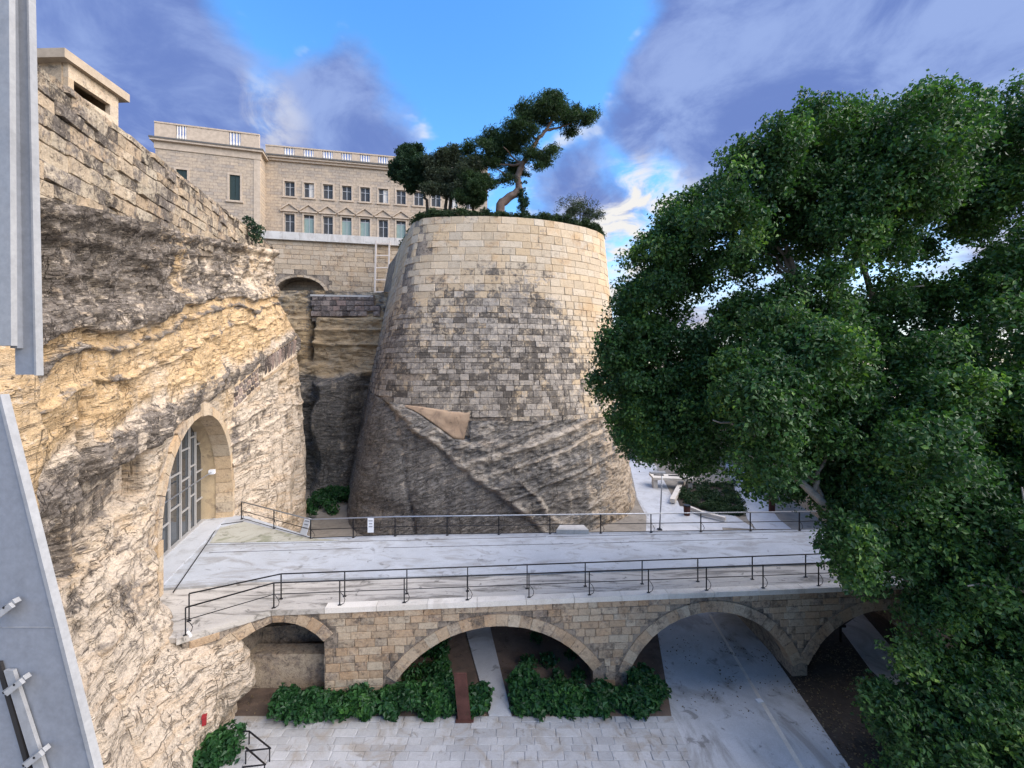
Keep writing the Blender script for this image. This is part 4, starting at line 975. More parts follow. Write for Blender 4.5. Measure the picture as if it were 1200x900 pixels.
balustrade(ww, tl_, 0, [(tw(207), tw(220)), (tw(269), tw(283))], 29.33, 31.35, pal)
for (a, b), h in zip(wins, whole):
    mb = MB()
    pbox(mb, a - .25, a, h[2], h[3], -.1, .07, ww); pbox(mb, b, b + .25, h[2], h[3], -.1, .07, ww); pbox(mb, a - .25, b + .25, h[3], h[3] + .25, -.1, .08, ww); pbox(mb, a - .4, b + .4, h[2] - .25, h[2], -.1, .22, ww); win = mb.build('window', M_trim, pal)
    for q0, q1 in ((a, (a + b) / 2 - .02), ((a + b) / 2 + .02, b)):
        mb = MB(); pbox(mb, q0, q1, h[2], h[3], -.16, -.10, ww); sh = mb.build('shutter', M_shutter, win)
mb = MB(); pbox(mb, -.75, .03, 5, 28.0, -.05, .06, ww); mb.build('corner_pilaster', M_trim, pal)

# curtain wall below the palace
CP_ = (-33.0, 57.5); CDr = (1.0, .2)
def cw(px, py, n_=0.): 
    p = on_wall(px, py, CP_, CDr); return p + Vector((.196, -.98, 0)) * n_
cur = thing('curtain_wall', 'low tan ashlar wall with pale coping under the palace windows', 'wall', (-24, 59, 8))
cd = Vector((1, .2, 0)).normalized(); cn = Vector((cd.y, -cd.x, 0)); CO = Vector((-38, 56.5, 0))
def cq(t, z, n_=0.): return CO + cd * t + cn * n_ + Vector((0, 0, z))
ztop = 17.2; tA = 12.2 - 5.6 ; 
arch_c = (cw(352, 335) - CO).dot(cd); az = 9.9; aR = 3.3
mb = MB(); N_ = 60; T0, T1 = 1.0, 34.0; xs_ = sorted(set([T0, T1] + [arch_c + aR * math.cos(math.pi * i / 20) for i in range(21)] + list(np.linspace(T0, T1, 20))))
for a, b in zip(xs_[:-1], xs_[1:]):
    def lo(t): d = t - arch_c; return az + .72 * math.sqrt(max(aR * aR - d * d, 0)) if abs(d) < aR else 4.0
    la, lb = lo(a + 1e-4), lo(b - 1e-4); mb.add([cq(a, la), cq(b, lb), cq(b, ztop), cq(a, ztop), cq(a, la, -2.2), cq(b, lb, -2.2)], [(0, 1, 2, 3), (4, 5, 1, 0)])
pbox(mb, T0, T1, 4, ztop, -8.4, -8.0, cq); pbox(mb, T0, T1, ztop - .4, ztop - .02, -8.0, -.6, cq); pbox(mb, T0, T0 + .3, 4, ztop - .4, -8, -.3, cq); pbox(mb, T1 - .3, T1, 4, ztop - .4, -8, -.3, cq); mb.build('wall_face', M_mortar, cur)
cv_ = [stone_mesh('stone', M_cur, 200 + i, .03, .02) for i in range(8)]; ent = []; r = random.Random(31); z = 4.2
while z < ztop - .05:
    h = min(r.uniform(.5, .72), ztop - z); t = T0
    while t < T1 - .3:
        w = r.uniform(.8, 1.7); t1 = min(t + w, T1); tc = (t + t1) / 2; zc = z + h / 2
        inside = any(((tt - arch_c) / (aR + .3)) ** 2 + (max(zz_ - az, 0) / (aR * .72 + .35)) ** 2 < 1 and True for tt in (t, tc, t1) for zz_ in (z, z + h))
        if not inside: 
            vis = 1 if (t > 5 and zc > 8) else .3
            ent.append((w * h * vis, frame(cq(tc, zc), cd, cn, (0, 0, 1), t1 - t - .03, r.uniform(.04, .08), h - .03)))
        t = t1
    z += h
lay(ent, cv_, cur, 'stone', 300, 'small_stonework')
for i in range(14):
    a, b = T0 + (T1 - T0 - 4) * i / 14, T0 + (T1 - T0 - 4) * (i + 1) / 14 - .02; mb = MB(); pbox(mb, a, b, ztop, ztop + 1.05, -.6, .45, cq); mb.build('coping_stone', M_conc, cur)
mb = MB()
for i in range(13):
    a0, a1 = math.pi * i / 13 + .01, math.pi * (i + 1) / 13 - .01
    mb.hexa([cq(arch_c - rr * math.cos(t) , az + rr * .72 * math.sin(t), n_) for n_ in (-.3, .1) for rr, t in ((aR, a0), (aR, a1), (aR + .4, a1), (aR + .4, a0))])
mb.build('arch_ring', M_cur, cur)
# tall white ladder frame against it
lt = thing('ladder_frame', 'tall pale ladder frame standing against the curtain wall by the bastion', 'ladder', cw(448, 360, .8))
pL, pR = (cw(441.5, 284, .8), cw(439.5, 362, .8)), (cw(457, 284, .8), cw(455, 362, .8))
for a, b in (pL, pR): mb = MB(); mb.beam(a, b, .22, .12); mb.build('rail', M_wood, lt)
for i in range(6):
    t = .04 + i * .18; mb = MB(); mb.beam(pL[0].lerp(pL[1], t), pR[0].lerp(pR[1], t), .13, .14); mb.build('rung', M_wood, lt)
# broken low wall on the rock shelf
ru = thing('ruined_wall', 'broken grey stone wall on the rock shelf below the curtain wall', 'wall', on_wall(405, 372, (-30, 49.5), (1, .1)))
rv2 = [stone_mesh('stone', M_fill, 230 + i, .06, .08) for i in range(6)]
r = random.Random(8)
for row in range(4):
    x = 366 + r.uniform(-2, 3)
    while x < 438:
        w = r.uniform(6, 12); top = 345 + 3 * math.sin(x * .2) + (2 if x > 425 else 0); y1 = 371 - row * 6.3; y0 = y1 - 6.1
        if y0 > top - 3 and r.random() > .06:
            p0 = on_wall(x + w / 2, (y0 + y1) / 2, (-30, 47.6), (1, .1)); place('stone', rv2[int(x) % 6], frame(p0, (1, .1, 0), (.1, -1, 0), (0, 0, 1), w * .096, .25, 6.0 * .096), ru)
        x += w
mb = MB(); a = on_wall(365, 346, (-30, 47.6), (1, .1)); b = on_wall(438, 346, (-30, 47.6), (1, .1))
mb.hexa([(p.x, p.y + q_, z) for z in (5.2, a.z - .15) for p, q_ in ((a, .12), (b, .12), (b, .9), (a, .9))]); mb.build('wall_core', M_mortar, ru)
mb = MB(); mb.hexa([(p.x, p.y + q_, z) for z in (a.z - .15, a.z + .05) for p, q_ in ((a, -.3), (b, -.3), (b, 1.6), (a, 1.6))]); mb.build('top_slab', M_conc, ru)

# counterscarp wall on the right, mostly behind the big tree
cs = thing('counterscarp_wall', 'long plain stone wall on the right side of the ditch behind the tree', 'wall', (26, 35, G))
mb = MB()
def rx(y): return 19.6 + .21 * y
ysr = np.linspace(2, 105, 30)
for y in ysr: mb.v += [(rx(y) - .06 * 0, y, G - .3), (rx(y) + 1.2, y, -2.2), (rx(y) + 3, y, -2.2), (rx(y) + 3, y, G - .3)]
for i in range(len(ysr) - 1):
    a, b = 4 * i, 4 * i + 4; mb.f += [(a, a + 1, b + 1, b), (a + 1, a + 2, b + 2, b + 1), (a + 2, a + 3, b + 3, b + 2)]
mb.build('wall_face', M_back if False else M_cur, cs)
M_far = masonry_material('far wall stone', (.40, .31, .22), (.42, .35, .27), (.25, .215, .185), (.11, .095, .08), w_const(.32), .8, .2)
fw = thing('end_wall', 'distant stone wall closing the ditch beyond the pale path', 'wall', (25, 104, G)); mb = MB(); mb.box((28, 105, G / 2 - 1), (40, 2, 13 + 4)); mb.build('wall_face', M_far, fw)

# ------------------------------------------------------------------ big fig tree on the right
def limb(mb, pts, r0, r1, n=10, seed=0):
    rr = random.Random(seed); P_ = [Vector(p) for p in pts]; o = []
    for i in range(len(P_) - 1):
        for k_ in range(4): t = k_ / 4; o.append(P_[i].lerp(P_[i + 1], t) + Vector([rr.uniform(-.08, .08) for _ in range(3)]) * (1 if 0 < i + k_ else 0))
    o.append(P_[-1]); rad = [r0 + (r1 - r0) * (i / (len(o) - 1)) ** .8 for i in range(len(o))]; mb.tube(o, rad, n)
tr = thing('fig_tree', 'huge spreading dark green fig tree at the right bridge end', 'tree', (16.6, 15.6, G))
mb = MB(); tb = (16.6, 15.6, G - .1); f1_ = (16.3, 15.5, -9.2)
limb(mb, [tb, (16.5, 15.6, -12.4), f1_], .95, .62, 14)
mains = [[f1_, (14.8, 15.6, -5.5), (12.6, 16.2, -1.2), (11.2, 16.6, 3.0), (10.4, 16.8, 5.5)], [f1_, (16.4, 16.2, -4.5), (14.5, 16.5, 1.0), (13.0, 16.4, 5.5)], [f1_, (17.6, 14.8, -5), (18.2, 14.2, 0), (17.6, 14.2, 4.0)],
         [f1_, (13.2, 14.2, -7), (10.2, 13.8, -4.6), (7.8, 14.4, -2.0)], [f1_, (18.8, 16, -6), (21, 16, -1.5), (22.0, 16, 4)], [f1_, (15.6, 12.6, -7.5), (14.4, 10.6, -5.6)]]
for i, m_ in enumerate(mains): limb(mb, m_, .36, .06, 9, i)
rr = random.Random(5); brs = []
for m_ in mains:
    for k_ in range(9):
        i = rr.randrange(1, len(m_) - 1); a = Vector(m_[i]).lerp(Vector(m_[i + 1]), rr.random()); d = Vector((rr.uniform(-1, .8), rr.uniform(-.8, .8), rr.uniform(.0, 1))).normalized(); L = rr.uniform(1.5, 3.8); limb(mb, [a, a + d * L * .5 + Vector((0, 0, .25)), a + d * L], .09, .02, 6, k_)
mb.build('trunk', M_bark, tr, True)
LOBES = [(905,172,42),(955,158,46),(1008,172,46),(1082,152,50),(1070,205,58),(1140,190,48),(1195,152,56),(1262,140,66),(888,218,52),(955,222,62),(1028,238,58),(1125,240,52),(1190,235,50),(1320,200,80),
 (806,258,40),(832,244,34),(795,292,44),(766,308,34),(850,272,46),(772,348,34),(748,352,24),(925,276,44),(985,272,40),(950,362,48),(905,402,50),(862,372,30),(960,425,56),(1012,385,34),(1060,440,54),(1148,338,34),(1182,385,50),(1112,470,44),(1245,330,66),
 (734,402,34),(842,316,26),(880,312,24),(820,330,20),(742,372,30),(722,418,26),(764,392,30),(770,470,34),(812,440,40),(760,510,28),(870,440,40),(905,455,46),(890,350,30),(1040,350,34),(975,330,26),(1110,400,34),(975,460,44),(930,440,40),(850,400,34),(716,446,24),(752,440,36),(790,418,42),(738,490,34),(790,480,46),(840,458,34),(832,508,46),(880,482,54),(796,528,26),(940,498,56),(1000,505,56),(902,540,40),(958,572,44),(1030,572,56),(1082,530,54),(1150,478,60),(1190,545,64),(1122,592,60),
 (992,632,36),(1042,652,42),(1004,676,22),(1100,668,54),(1170,640,64),(1245,605,76),(1245,480,76),(1102,716,34),(1165,715,56),(1235,720,76),(1075,792,36),(1112,800,44),(1040,826,26),(1085,866,54),(1152,822,60),(1204,872,74),(1122,905,56),(1255,820,76),(1075,935,46),(1180,945,76),
 (1340,330,90),(1340,480,90),(1340,640,90),(1340,800,90),(1200,300,40),(1085,350,22),(1050,290,28)]
cl = []; rr = random.Random(12)
gaps_ = [(858,322,13,8),(888,334,15,8),(838,338,9,7),(1000,335,17,10),(1078,312,13,9),(1106,318,12,8),(1095,405,12,7),(1180,285,15,9),(940,318,14,7),(760,368,9,8),(912,352,9,6),(968,348,9,7),(1128,372,18,10),(1015,412,16,8),(1015,742,40,44),(830,445,16,8),(1110,758,22,22)]
def lobe(x, y, rp, dpt, n_, r0, r1):
    R = rp / F * dpt; c0 = at(x, y, dpt)
    for _ in range(n_):
        d = Vector((rr.gauss(0, 1), rr.gauss(-.25, 1), rr.gauss(.35, .9))).normalized(); p = c0 + Vector((d.x * R * .78, d.y * R * .9, d.z * R * .72)) * rr.uniform(.75, 1.05)
        u, v = 600 + F * p.x / p.y, 430 - F * p.z / p.y
        if p.z < G + .4 or any(((u - g_[0]) / g_[2]) ** 2 + ((v - g_[1]) / g_[3]) ** 2 < 1.15 for g_ in gaps_): continue
        cl.append((p.x, p.y, p.z, R * rr.uniform(r0, r1)))
def depth_of(x, y):
    dpt = 15.2 + 2.2 * math.sin(x * .031 + y * .017) * .6 + rr.uniform(-.7, .7)
    if x < 850: dpt = 17.6 + rr.uniform(-.7, .7)
    elif y > 590: dpt = 12.8 + rr.uniform(-.9, .9)
    elif y > 400: dpt -= 1.2
    return dpt
for (x, y, rp) in LOBES: lobe(x, y, rp, depth_of(x, y), int(14 + rp * .16), .26, .46)
nfront = len(cl)
for (x, y, rp) in LOBES:            # sparser inner foliage behind the outer lobes
    if not (x < 1100 and 300 < y < 345): lobe(x + rr.uniform(-5, 25), y + rr.uniform(5, 25), rp * .85, min(depth_of(x, y) + 2.4, 19.4 if y < 560 else 15.5), 9, .4, .6)
HULL = [(x, y, rp) for (x, y, rp) in LOBES if x < 1260]
for _ in range(560):                # loose sprays bridge the lobes into one crown
    x, y, rp = rr.choice(HULL); x += rr.uniform(-1, 1) * rp; y += rr.uniform(-.8, .9) * rp
    if not any(((x - q_[0]) ** 2 + (y - q_[1]) ** 2) < (q_[2] * .95) ** 2 for q_ in LOBES): continue
    if any(((x - g_[0]) / (g_[2] + 2)) ** 2 + ((y - g_[1]) / (g_[3] + 2)) ** 2 < 1 for g_ in gaps_): continue
    p = at(x, y, depth_of(x, y) + rr.uniform(-.3, 1.6)); cl.append((p.x, p.y, p.z, rr.uniform(.35, .75)))
print('fig clumps', len(cl), nfront)
# twigs poke out of every clump so the outline stays ragged
tw_ = []
for c in cl:
    for _ in range(2):
        d = Vector((rr.gauss(0, 1), rr.gauss(0, 1), rr.gauss(.2, .8))).normalized(); q_ = Vector(c[:3]) + d * c[3] * rr.uniform(.85, 1.2); tw_.append((q_.x, q_.y, q_.z, c[3] * rr.uniform(.16, .34)))
crown('crown', cl, 255, .15, L_fig, tr, seed=3, up=.6, droop=.35, asp=.66, squash=.85, dome=.35, shell=(.35, 1.12), surf=.6)
crown('outer_twigs', tw_, 26, .13, L_fig, tr, kind='stuff', seed=4, up=.5, droop=.5, asp=.62, shell=(.1, 1.2))

# ------------------------------------------------------------------ trees on the bastion
TZ = BTOP - .12
pine = thing('leaning_pine', 'tall leaning pine with bent pale trunk on top of the bastion', 'tree', at(586, 244, 43) * 1.0)
pine.location.z = TZ
mb = MB(); PY = 43.0
tp = [at(a, b_, PY) for a, b_ in ((588, 250), (586, 240), (597, 232), (609, 222), (606, 207), (612, 192), (621, 178), (630, 164), (640, 152), (648, 140))]; tp[0].z = TZ - .1
limb(mb, tp, .52, .12, 10, 3)
for a, b_ in (((612, 192), (590, 172)), ((606, 207), (575, 214)), ((621, 178), (650, 172)), ((630, 164), (610, 140)), ((612, 192), (570, 190)), ((640, 152), (672, 142)), ((606, 207), (580, 196)), ((648, 140), (640, 122))):
    limb(mb, [at(*a, PY), at((a[0] + b_[0]) / 2, (a[1] + b_[1]) / 2 + 3, PY + .5), at(*b_, PY + rr.uniform(-1.5, 1.5))], .15, .04, 6, a[0])
mb.build('trunk', M_pbark, pine, True)
pc = []
for (a, b_, rd) in ((645, 120, 1.3), (630, 128, 1.2), (612, 128, 1.0), (655, 132, 1.4), (670, 138, 1.3), (685, 140, 1.0), (693, 135, .75), (640, 140, 1.2), (620, 142, 1.2), (603, 150, 1.1), (595, 160, 1.3), (580, 162, 1.2), (612, 160, 1.2), (570, 175, 1.2), (588, 178, 1.4), (604, 176, 1.2), (560, 165, .9), (628, 182, 1.1), (640, 186, .9), (645, 178, .9), (580, 195, 1.2), (598, 196, 1.1), (566, 192, 1.2), (590, 210, .9), (575, 214, .9), (555, 200, 1.2), (665, 152, .8), (548, 176, .8), (622, 152, .9), (651, 112, .8), (676, 130, .8), (633, 192, .7), (612, 202, .5)):
    for k_ in range(3): q_ = at(a + rr.uniform(-7, 7), b_ + rr.uniform(-5, 5), PY + rr.uniform(-2, 2)); pc.append((q_.x, q_.y, q_.z, rd * rr.uniform(.5, .95)))
crown('crown', pc, 520, .34, L_pine, pine, seed=6, asp=.16, up=.4, shell=(.05, 1.3), squash=.62, jitter=.6)
def small_tree(name, lab, cat, base, trunk, clumps, mat, bark, per, size, seed, Y, asp=.4, **kw):
    t_ = thing(name, lab, cat, at(*base, Y)); t_.location.z = TZ
    if trunk:
        mb = MB()
        for tk in trunk: pts = [at(a, b_, Y) for a, b_ in tk]; pts[0].z = min(pts[0].z, TZ - .1); limb(mb, pts, .06 if name == 'bare_shrub' else .22, .02 if name == 'bare_shrub' else .05, 7, seed)
        mb.build('trunk', bark, t_, True)
    cc = []
    for (a, b_, rd) in clumps:
        for k_ in range(2): q_ = at(a + rr.uniform(-5, 5), b_ + rr.uniform(-5, 5), Y + rr.uniform(-1.3, 1.3)); cc.append((q_.x, q_.y, q_.z, rd * rr.uniform(.55, .9)))
    crown('crown', cc, per, size, mat, t_, seed=seed, asp=asp, **kw); return t_
small_tree('evergreen_tree', 'dense dark round evergreen at the left edge of the bastion top', 'tree', (500, 246), [((503, 248), (500, 235), (494, 222), (490, 205))], [(478, 180, 1.2), (470, 192, 1.2), (486, 172, 1.0), (490, 190, 1.4), (474, 208, 1.3), (488, 208, 1.3), (480, 222, .9), (468, 200, 1.0), (498, 200, 1.2), (495, 216, 1.1)], L_dark, M_dbark, 1500, .28, 9, 44.5, .35)
small_tree('grey_green_tree', 'loose grey green tree beside the dark evergreen on the bastion', 'tree', (521, 248), [((521, 248), (523, 232), (520, 210), (515, 190)), ((522, 240), (532, 215), (540, 195))], [(510, 190, 1.2), (522, 180, 1.1), (535, 188, 1.2), (512, 208, 1.3), (528, 204, 1.4), (544, 204, 1.3), (506, 222, 1.0), (522, 222, 1.2), (540, 222, 1.1), (552, 194, 1.0), (530, 172, .7), (500, 200, 1.0)], L_greyg, M_dbark, 1100, .28, 10, 42.6, .3, shell=(.2, 1.2))
small_tree('bushy_pine', 'low bushy yellowish green pine between the grey tree and the leaning pine', 'tree', (556, 248), [((556, 249), (555, 238), (553, 226))], [(545, 226, 1.1), (557, 220, 1.2), (566, 228, .9), (552, 212, 1.2), (564, 210, 1.1), (545, 236, .7), (560, 234, .8), (571, 216, .7)], L_pine, M_dbark, 1100, .28, 13, 41.8, .22)
cyp = [(612, 244 - i * 3.1, .46 * (1 - i / 12) + .08) for i in range(11)]
small_tree('young_cypress', 'slim dark young cypress standing right of the leaning pine trunk', 'tree', (612, 250), [((612, 250), (612, 236), (612, 222))], cyp, L_dark, M_dbark, 110, .2, 14, 42.5, .35)
bs = small_tree('bare_shrub', 'spiky half bare shrub near the right end of the bastion hedge', 'shrub', (678, 252), [((676, 252), (672, 242), (660, 231)), ((677, 252), (680, 240), (676, 225)), ((678, 252), (688, 240), (694, 228)), ((676, 250), (665, 240), (651, 236)), ((679, 250), (684, 238), (686, 224)), ((680, 252), (696, 244), (704, 238))], [(660, 238, .8), (670, 234, .8), (681, 236, .8), (690, 240, .8), (652, 242, .6), (672, 244, .9), (698, 246, .6)], L_greyg, M_dbark, 70, .24, 15, 44.0, .25, shell=(.1, 1.25))
small_tree('silvery_shrub', 'silvery green rounded shrub at the right rim of the bastion top', 'shrub', (685, 256), None, [(668, 248, .7), (680, 247, .9), (692, 250, .9), (700, 256, .7), (686, 255, .8), (672, 254, .7)], L_greyg, M_dbark, 300, .22, 16, 43.2, .3)
hg = thing('hedge', 'low dark hedge running along the rim of the bastion top', 'hedge', (0, 40, TZ)); hc = []
for i in range(len(BP)):
    if BP[i, 1] < 49 and i % 2 == 0:
        for k_ in range(2):
            ins = rr.uniform(.25, 1.3); hc.append((BP[i, 0] - BNrm[i, 0] * ins, BP[i, 1] - BNrm[i, 1] * ins, TZ + rr.uniform(.15, .55) * (1.5 if -8 < BP[i, 0] < -2 or 3 < BP[i, 0] else .9), rr.uniform(.3, .55)))
crown('foliage', hc, 95, .22, L_hedge, hg, seed=17, asp=.45)

# ------------------------------------------------------------------ shrubs at the bridge foot and on the rock
def shrub(name, lab, cat, pts, per, size, mat, seed, grp=None, **kw):
    t_ = thing(name, lab, cat, (np.mean([p[0] for p in pts]), np.mean([p[1] for p in pts]), min(p[2] - p[3] * .6 for p in pts)), grp); crown('foliage', pts, per, size, mat, t_, seed=seed, **kw); return t_
def bed_clumps(x0, x1, n, y0, y1, h, r0, r1, seed):
    q = random.Random(seed); o = []
    for i in range(n): o.append((q.uniform(x0, x1), q.uniform(y0, y1), G + q.uniform(.1, h * .62), q.uniform(r0, r1) * .88))
    return o
ivy = bed_clumps(-9.2, -7.6, 22, 16.5, 17.25, .95, .28, .46, 1) + bed_clumps(-7.8, -4.6, 40, 16.6, 17.35, .85, .26, .45, 2)
shrub('leafy_shrub', 'broad leafy green shrub mass left of the rusty panel at the bridge foot', 'shrub', ivy + bed_clumps(-4.8, -2.25, 40, 16.75, 17.6, 1.15, .28, .48, 3), 190, .24, L_ivy, 21, 'leafy shrubs at the bridge foot', asp=.62, up=.6)
shrub('leafy_shrub', 'small leafy green clump between the rusty panel and the footpath', 'shrub', bed_clumps(-1.75, -1.1, 12, 16.75, 17.6, .9, .24, .4, 4), 150, .24, L_ivy, 22, 'leafy shrubs at the bridge foot', asp=.62, up=.6)
shrub('leafy_shrub', 'broad leafy green shrub mass right of the footpath at the bridge foot', 'shrub', bed_clumps(.35, 5.6, 74, 16.8, 17.6, .95, .28, .48, 5) + bed_clumps(.2, 1.0, 10, 17.2, 18.4, 1.1, .3, .45, 6) + bed_clumps(5.2, 6.1, 16, 17.2, 18.6, 1.1, .3, .5, 7), 190, .24, L_ivy, 23, 'leafy shrubs at the bridge foot', asp=.62, up=.6)
shrub('leafy_shrub', 'rounded leafy green shrub against the rock beside the black metal rack', 'shrub', bed_clumps(-11.4, -9.95, 30, 14.2, 15.6, .8, .3, .5, 8), 180, .22, L_ivy, 24, 'leafy shrubs at the bridge foot', asp=.6, up=.6)
shrub('hanging_plant', 'small dark green plant hanging under the left end of the bridge deck', 'plant', [(*at(248 + a, 746 + b_, 16.3)[:], .24) for a, b_ in ((-3, -5), (2, -3), (-2, 4), (3, 5), (0, 11), (-3, 14), (4, -7))], 130, .16, L_ivy, 25, asp=.5, droop=.8)
sp = Vector((face_x(31.5) + .5, 31.5, 0)); zsh = (430 - 270) / F * 31.5
shrub('wall_shrub', 'green caper shrub growing out of the masonry high on the left wall', 'shrub', [(sp.x + a, sp.y + .6 * a, zsh + b_, .42) for a, b_ in ((0, .3), (.1, -.2), (.25, -.6), (-.2, .6), (.3, .1))], 170, .2, L_dark, 26, asp=.5, droop=.7)
shrub('pit_plants', 'dark undergrowth at the bottom of the gap between cliff and bastion', 'plants', [(rr.uniform(-21, -15.5), rr.uniform(38, 45), G + rr.uniform(.2, 1.0), rr.uniform(.4, .9)) for _ in range(22)], 260, .3, L_ivy, 27)
shrub('creeping_plant', 'dark creeping plants growing in the shade behind the second bridge arch', 'plants', bed_clumps(-4.4, -2.9, 16, 18.2, 21.5, .8, .25, .5, 41) + bed_clumps(.6, 4.0, 20, 18.6, 22.5, .7, .2, .45, 42), 110, .2, L_ivy, 43, asp=.6)
lv = [(rr.uniform(-12, 12.0), rr.uniform(16.75, 23), G + .02, .5) for _ in range(90)] + [(rr.uniform(11.8, 17), rr.uniform(13, 21), G + .02, .6) for _ in range(120)]
V, T = leaves(lv, 16, .10, seed=44, squash=.03, up=2.0); M_dead = leaf_material('dead leaves', (.10, .065, .04), (.20, .15, .09), None, .1); tag(link('fallen_leaves', mesh_np('fallen_leaves', V, T), M_dead), kind='stuff')
gb = []
for _ in range(150):
    y = rr.uniform(39.4, 49.5); x0 = np.interp(y, [39, 42, 46, 50], [20.0, 16.8, 17.8, 20.5]); x1 = np.interp(y, [39, 50], [21, 25.8]); x = x0 + .3 + (x1 - x0) * rr.random(); gb.append((x, y, G + rr.uniform(.05, .35), rr.uniform(.25, .5)))
V, T = leaves(gb, 70, .28, seed=28, asp=.4); tag(link('garden_plants', mesh_np('garden_plants', V, T), L_bed), kind='stuff')

# ------------------------------------------------------------------ garden furniture beyond the bridge
def Z0(a, b_): return on_z(a, b_, G)
pl = thing('planter', 'square pale stone planter beside the pale path beyond the bridge', 'planter', Z0(752, 541)); c = Z0(752, 541); c = Vector((c.x + .6, c.y + 2.4, G))
mb = MB(); q4 = [Vector((c.x - 1.9, c.y + 3.2, 0)), Vector((c.x - 1.2, c.y - 2.2, 0)), Vector((c.x + 1.6, c.y - 1.6, 0)), Vector((c.x + 1.9, c.y + 3.4, 0))]
for a, b in zip(q4, q4[1:] + q4[:1]): d = (b - a).normalized(); n_ = Vector((-d.y, d.x, 0)) * .3; mb.hexa([(p.x, p.y, z) for z in (G, G + 1.75) for p in (a + d * .0, b - d * .3, b - d * .3 + n_, a + n_)])
mb.build('box', M_conc, pl); mb = MB()
for a, b in zip(q4, q4[1:] + q4[:1]): d = (b - a).normalized(); n_ = Vector((-d.y, d.x, 0)); mb.hexa([(p.x, p.y, z) for z in (G + 1.75, G + 1.9) for p in (a - n_ * .06, b - d * .36 - n_ * .06, b - d * .36 + n_ * .36, a + n_ * .36)])
mb.build('rim', M_white, pl); mb = MB(); mb.slab([(p.x, p.y) for p in q4], G, G + 1.45); mb.build('earth', M_dsoil, pl)
gw = thing('garden_wall', 'low pale stone wall behind the concrete bench near the planter', 'wall', Z0(780, 556)); mb = MB(); a, b = Vector((18.9, 55, 0)), Vector((22.4, 54.2, 0)); mb.hexa([(p.x, p.y + q_, z) for z in (G, G + 2.0) for p, q_ in ((a, 0), (b, 0), (b, .5), (a, .5))]); mb.build('wall_face', M_conc, gw)
bn_ = thing('concrete_bench', 'long white concrete slab bench with slots at the head of the garden bed', 'bench', (18.2, 49.2, G)); mb = MB()
mb.hexa([(x, y, z) for z in (G + 1.0, G + 1.25) for x, y in ((15.9, 48.0), (20.2, 47.2), (20.6, 48.9), (16.1, 50.2))]); mb.build('seat', M_white, bn_)
for (x, y) in ((16.25, 48.6), (19.9, 48.0)): mb = MB(); mb.box((x, y, G + .5), (.45, 1.0, 1.0), -.1); mb.build('leg', M_conc, bn_)
for k_ in range(2): mb = MB(); mb.box((16.9 + k_ * 1.6, 49.1 - .25 * k_, G + 1.27), (1.1, .45, .05), -.17); mb.build('slot', M_gap, bn_)
kb = thing('white_kerb', 'slanting white kerb strip inside the planted garden bed', 'kerb', (18.5, 44, G)); mb = MB(); a, b = on_z(788, 587, G + .35), on_z(805, 554, G + .35); mb.beam(a, b, .5, .4); mb.build('strip', M_white, kb)
k2 = thing('white_kerb', 'thin white kerb along the near edge of the planted garden bed', 'kerb', (20, 39.5, G)); pts = [on_z(a_, b_, G + .3) for a_, b_ in ((806, 594), (825, 602), (850, 608))]
for a, b in zip(pts[:-1], pts[1:]): mb = MB(); mb.beam(a, b, .3, .3); mb.build('strip', M_white, k2)
lp = thing('lamp_post', 'slim grey lamp post on the pale path behind the far railing', 'lamp post', on_z(773, 621)); b0 = on_z(773, 621); mb = MB(); mb.tube([b0, b0 + Vector((.12, 0, 2.5)), b0 + Vector((.22, .05, 4.75))], [.07, .055, .045], 8); mb.build('post', M_rail, lp, True)
mb = MB(); hd = b0 + Vector((.22, .05, 4.75)); mb.box(hd + Vector((-.35, 0, .05)), (1.3, .35, .12)); mb.build('lamp_head', M_steel2, lp); mb = MB(); mb.box(b0 + Vector((0, 0, .05)), (.34, .34, .1)); mb.build('base_plate', M_iron, lp)
ts_ = thing('information_post', 'dark brown upright information post with pale marks by the right wall', 'sign', on_z(904, 600)); b0 = on_z(904.5, 600); mb = MB(); mb.hexa([(b0.x + x * .5, b0.y + y * .2, z) for z in (G, G + 1.75) for x, y in ((-.5, -.5), (.5, -.5), (.5, .5), (-.5, .5))]); mb.build('panel', M_rust, ts_)
for k_ in range(2): mb = MB(); mb.box((b0.x, b0.y - .11, G + 1.5 - k_ * .22), (.34, .02, .12)); mb.build('mark', M_signw, ts_)
bi = thing('litter_bin', 'small brown litter bin at the tip of the garden bed', 'bin', on_z(805, 604)); b0 = on_z(805, 604); mb = MB(); mb.tube([b0, b0 + Vector((0, 0, .1)), b0 + Vector((0, 0, .85))], [.24, .27, .3], 12); mb.build('body', M_rust, bi); mb = MB(); mb.tube([b0 + Vector((0, 0, .86)), b0 + Vector((0, 0, .96))], [.32, .3], 12); mb.build('lid', M_iron, bi)

# ------------------------------------------------------------------ small things on and below the bridge
def sign(lab, a, w, h, lean, ang):
    t_ = thing('notice_board', lab, 'sign', a); z = Vector((lean, 0, 1)).normalized(); x = Vector((math.cos(ang), math.sin(ang), 0)); n_ = x.cross(z).normalized(); a = Vector(a)
    mb = MB(); mb.hexa([a + x * p * w / 2 + z * q_ * h + n_ * k_ * .015 for q_ in (0, 1) for p, k_ in ((-1, 1), (1, 1), (1, -1), (-1, -1))]); mb.build('board', M_signw, t_)
    for i, wd in enumerate((.7, .55, .62)):
        zz_ = .78 - i * .2; mb = MB(); mb.hexa([a + x * p * w * wd / 2 + z * (zz_ + q_ * .07) * h + n_ * k_ for q_ in (0, 1) for p, k_ in ((-1, .02), (1, .02), (1, .012), (-1, .012))]); mb.build('printed_line', M_sprint, t_)
sa = on_z(356, 626, DECK + .1); sign('white notice leaning on the corner of the far railing', sa + Vector((0, -.08, 0)), .46, 1.0, .30, -.35)
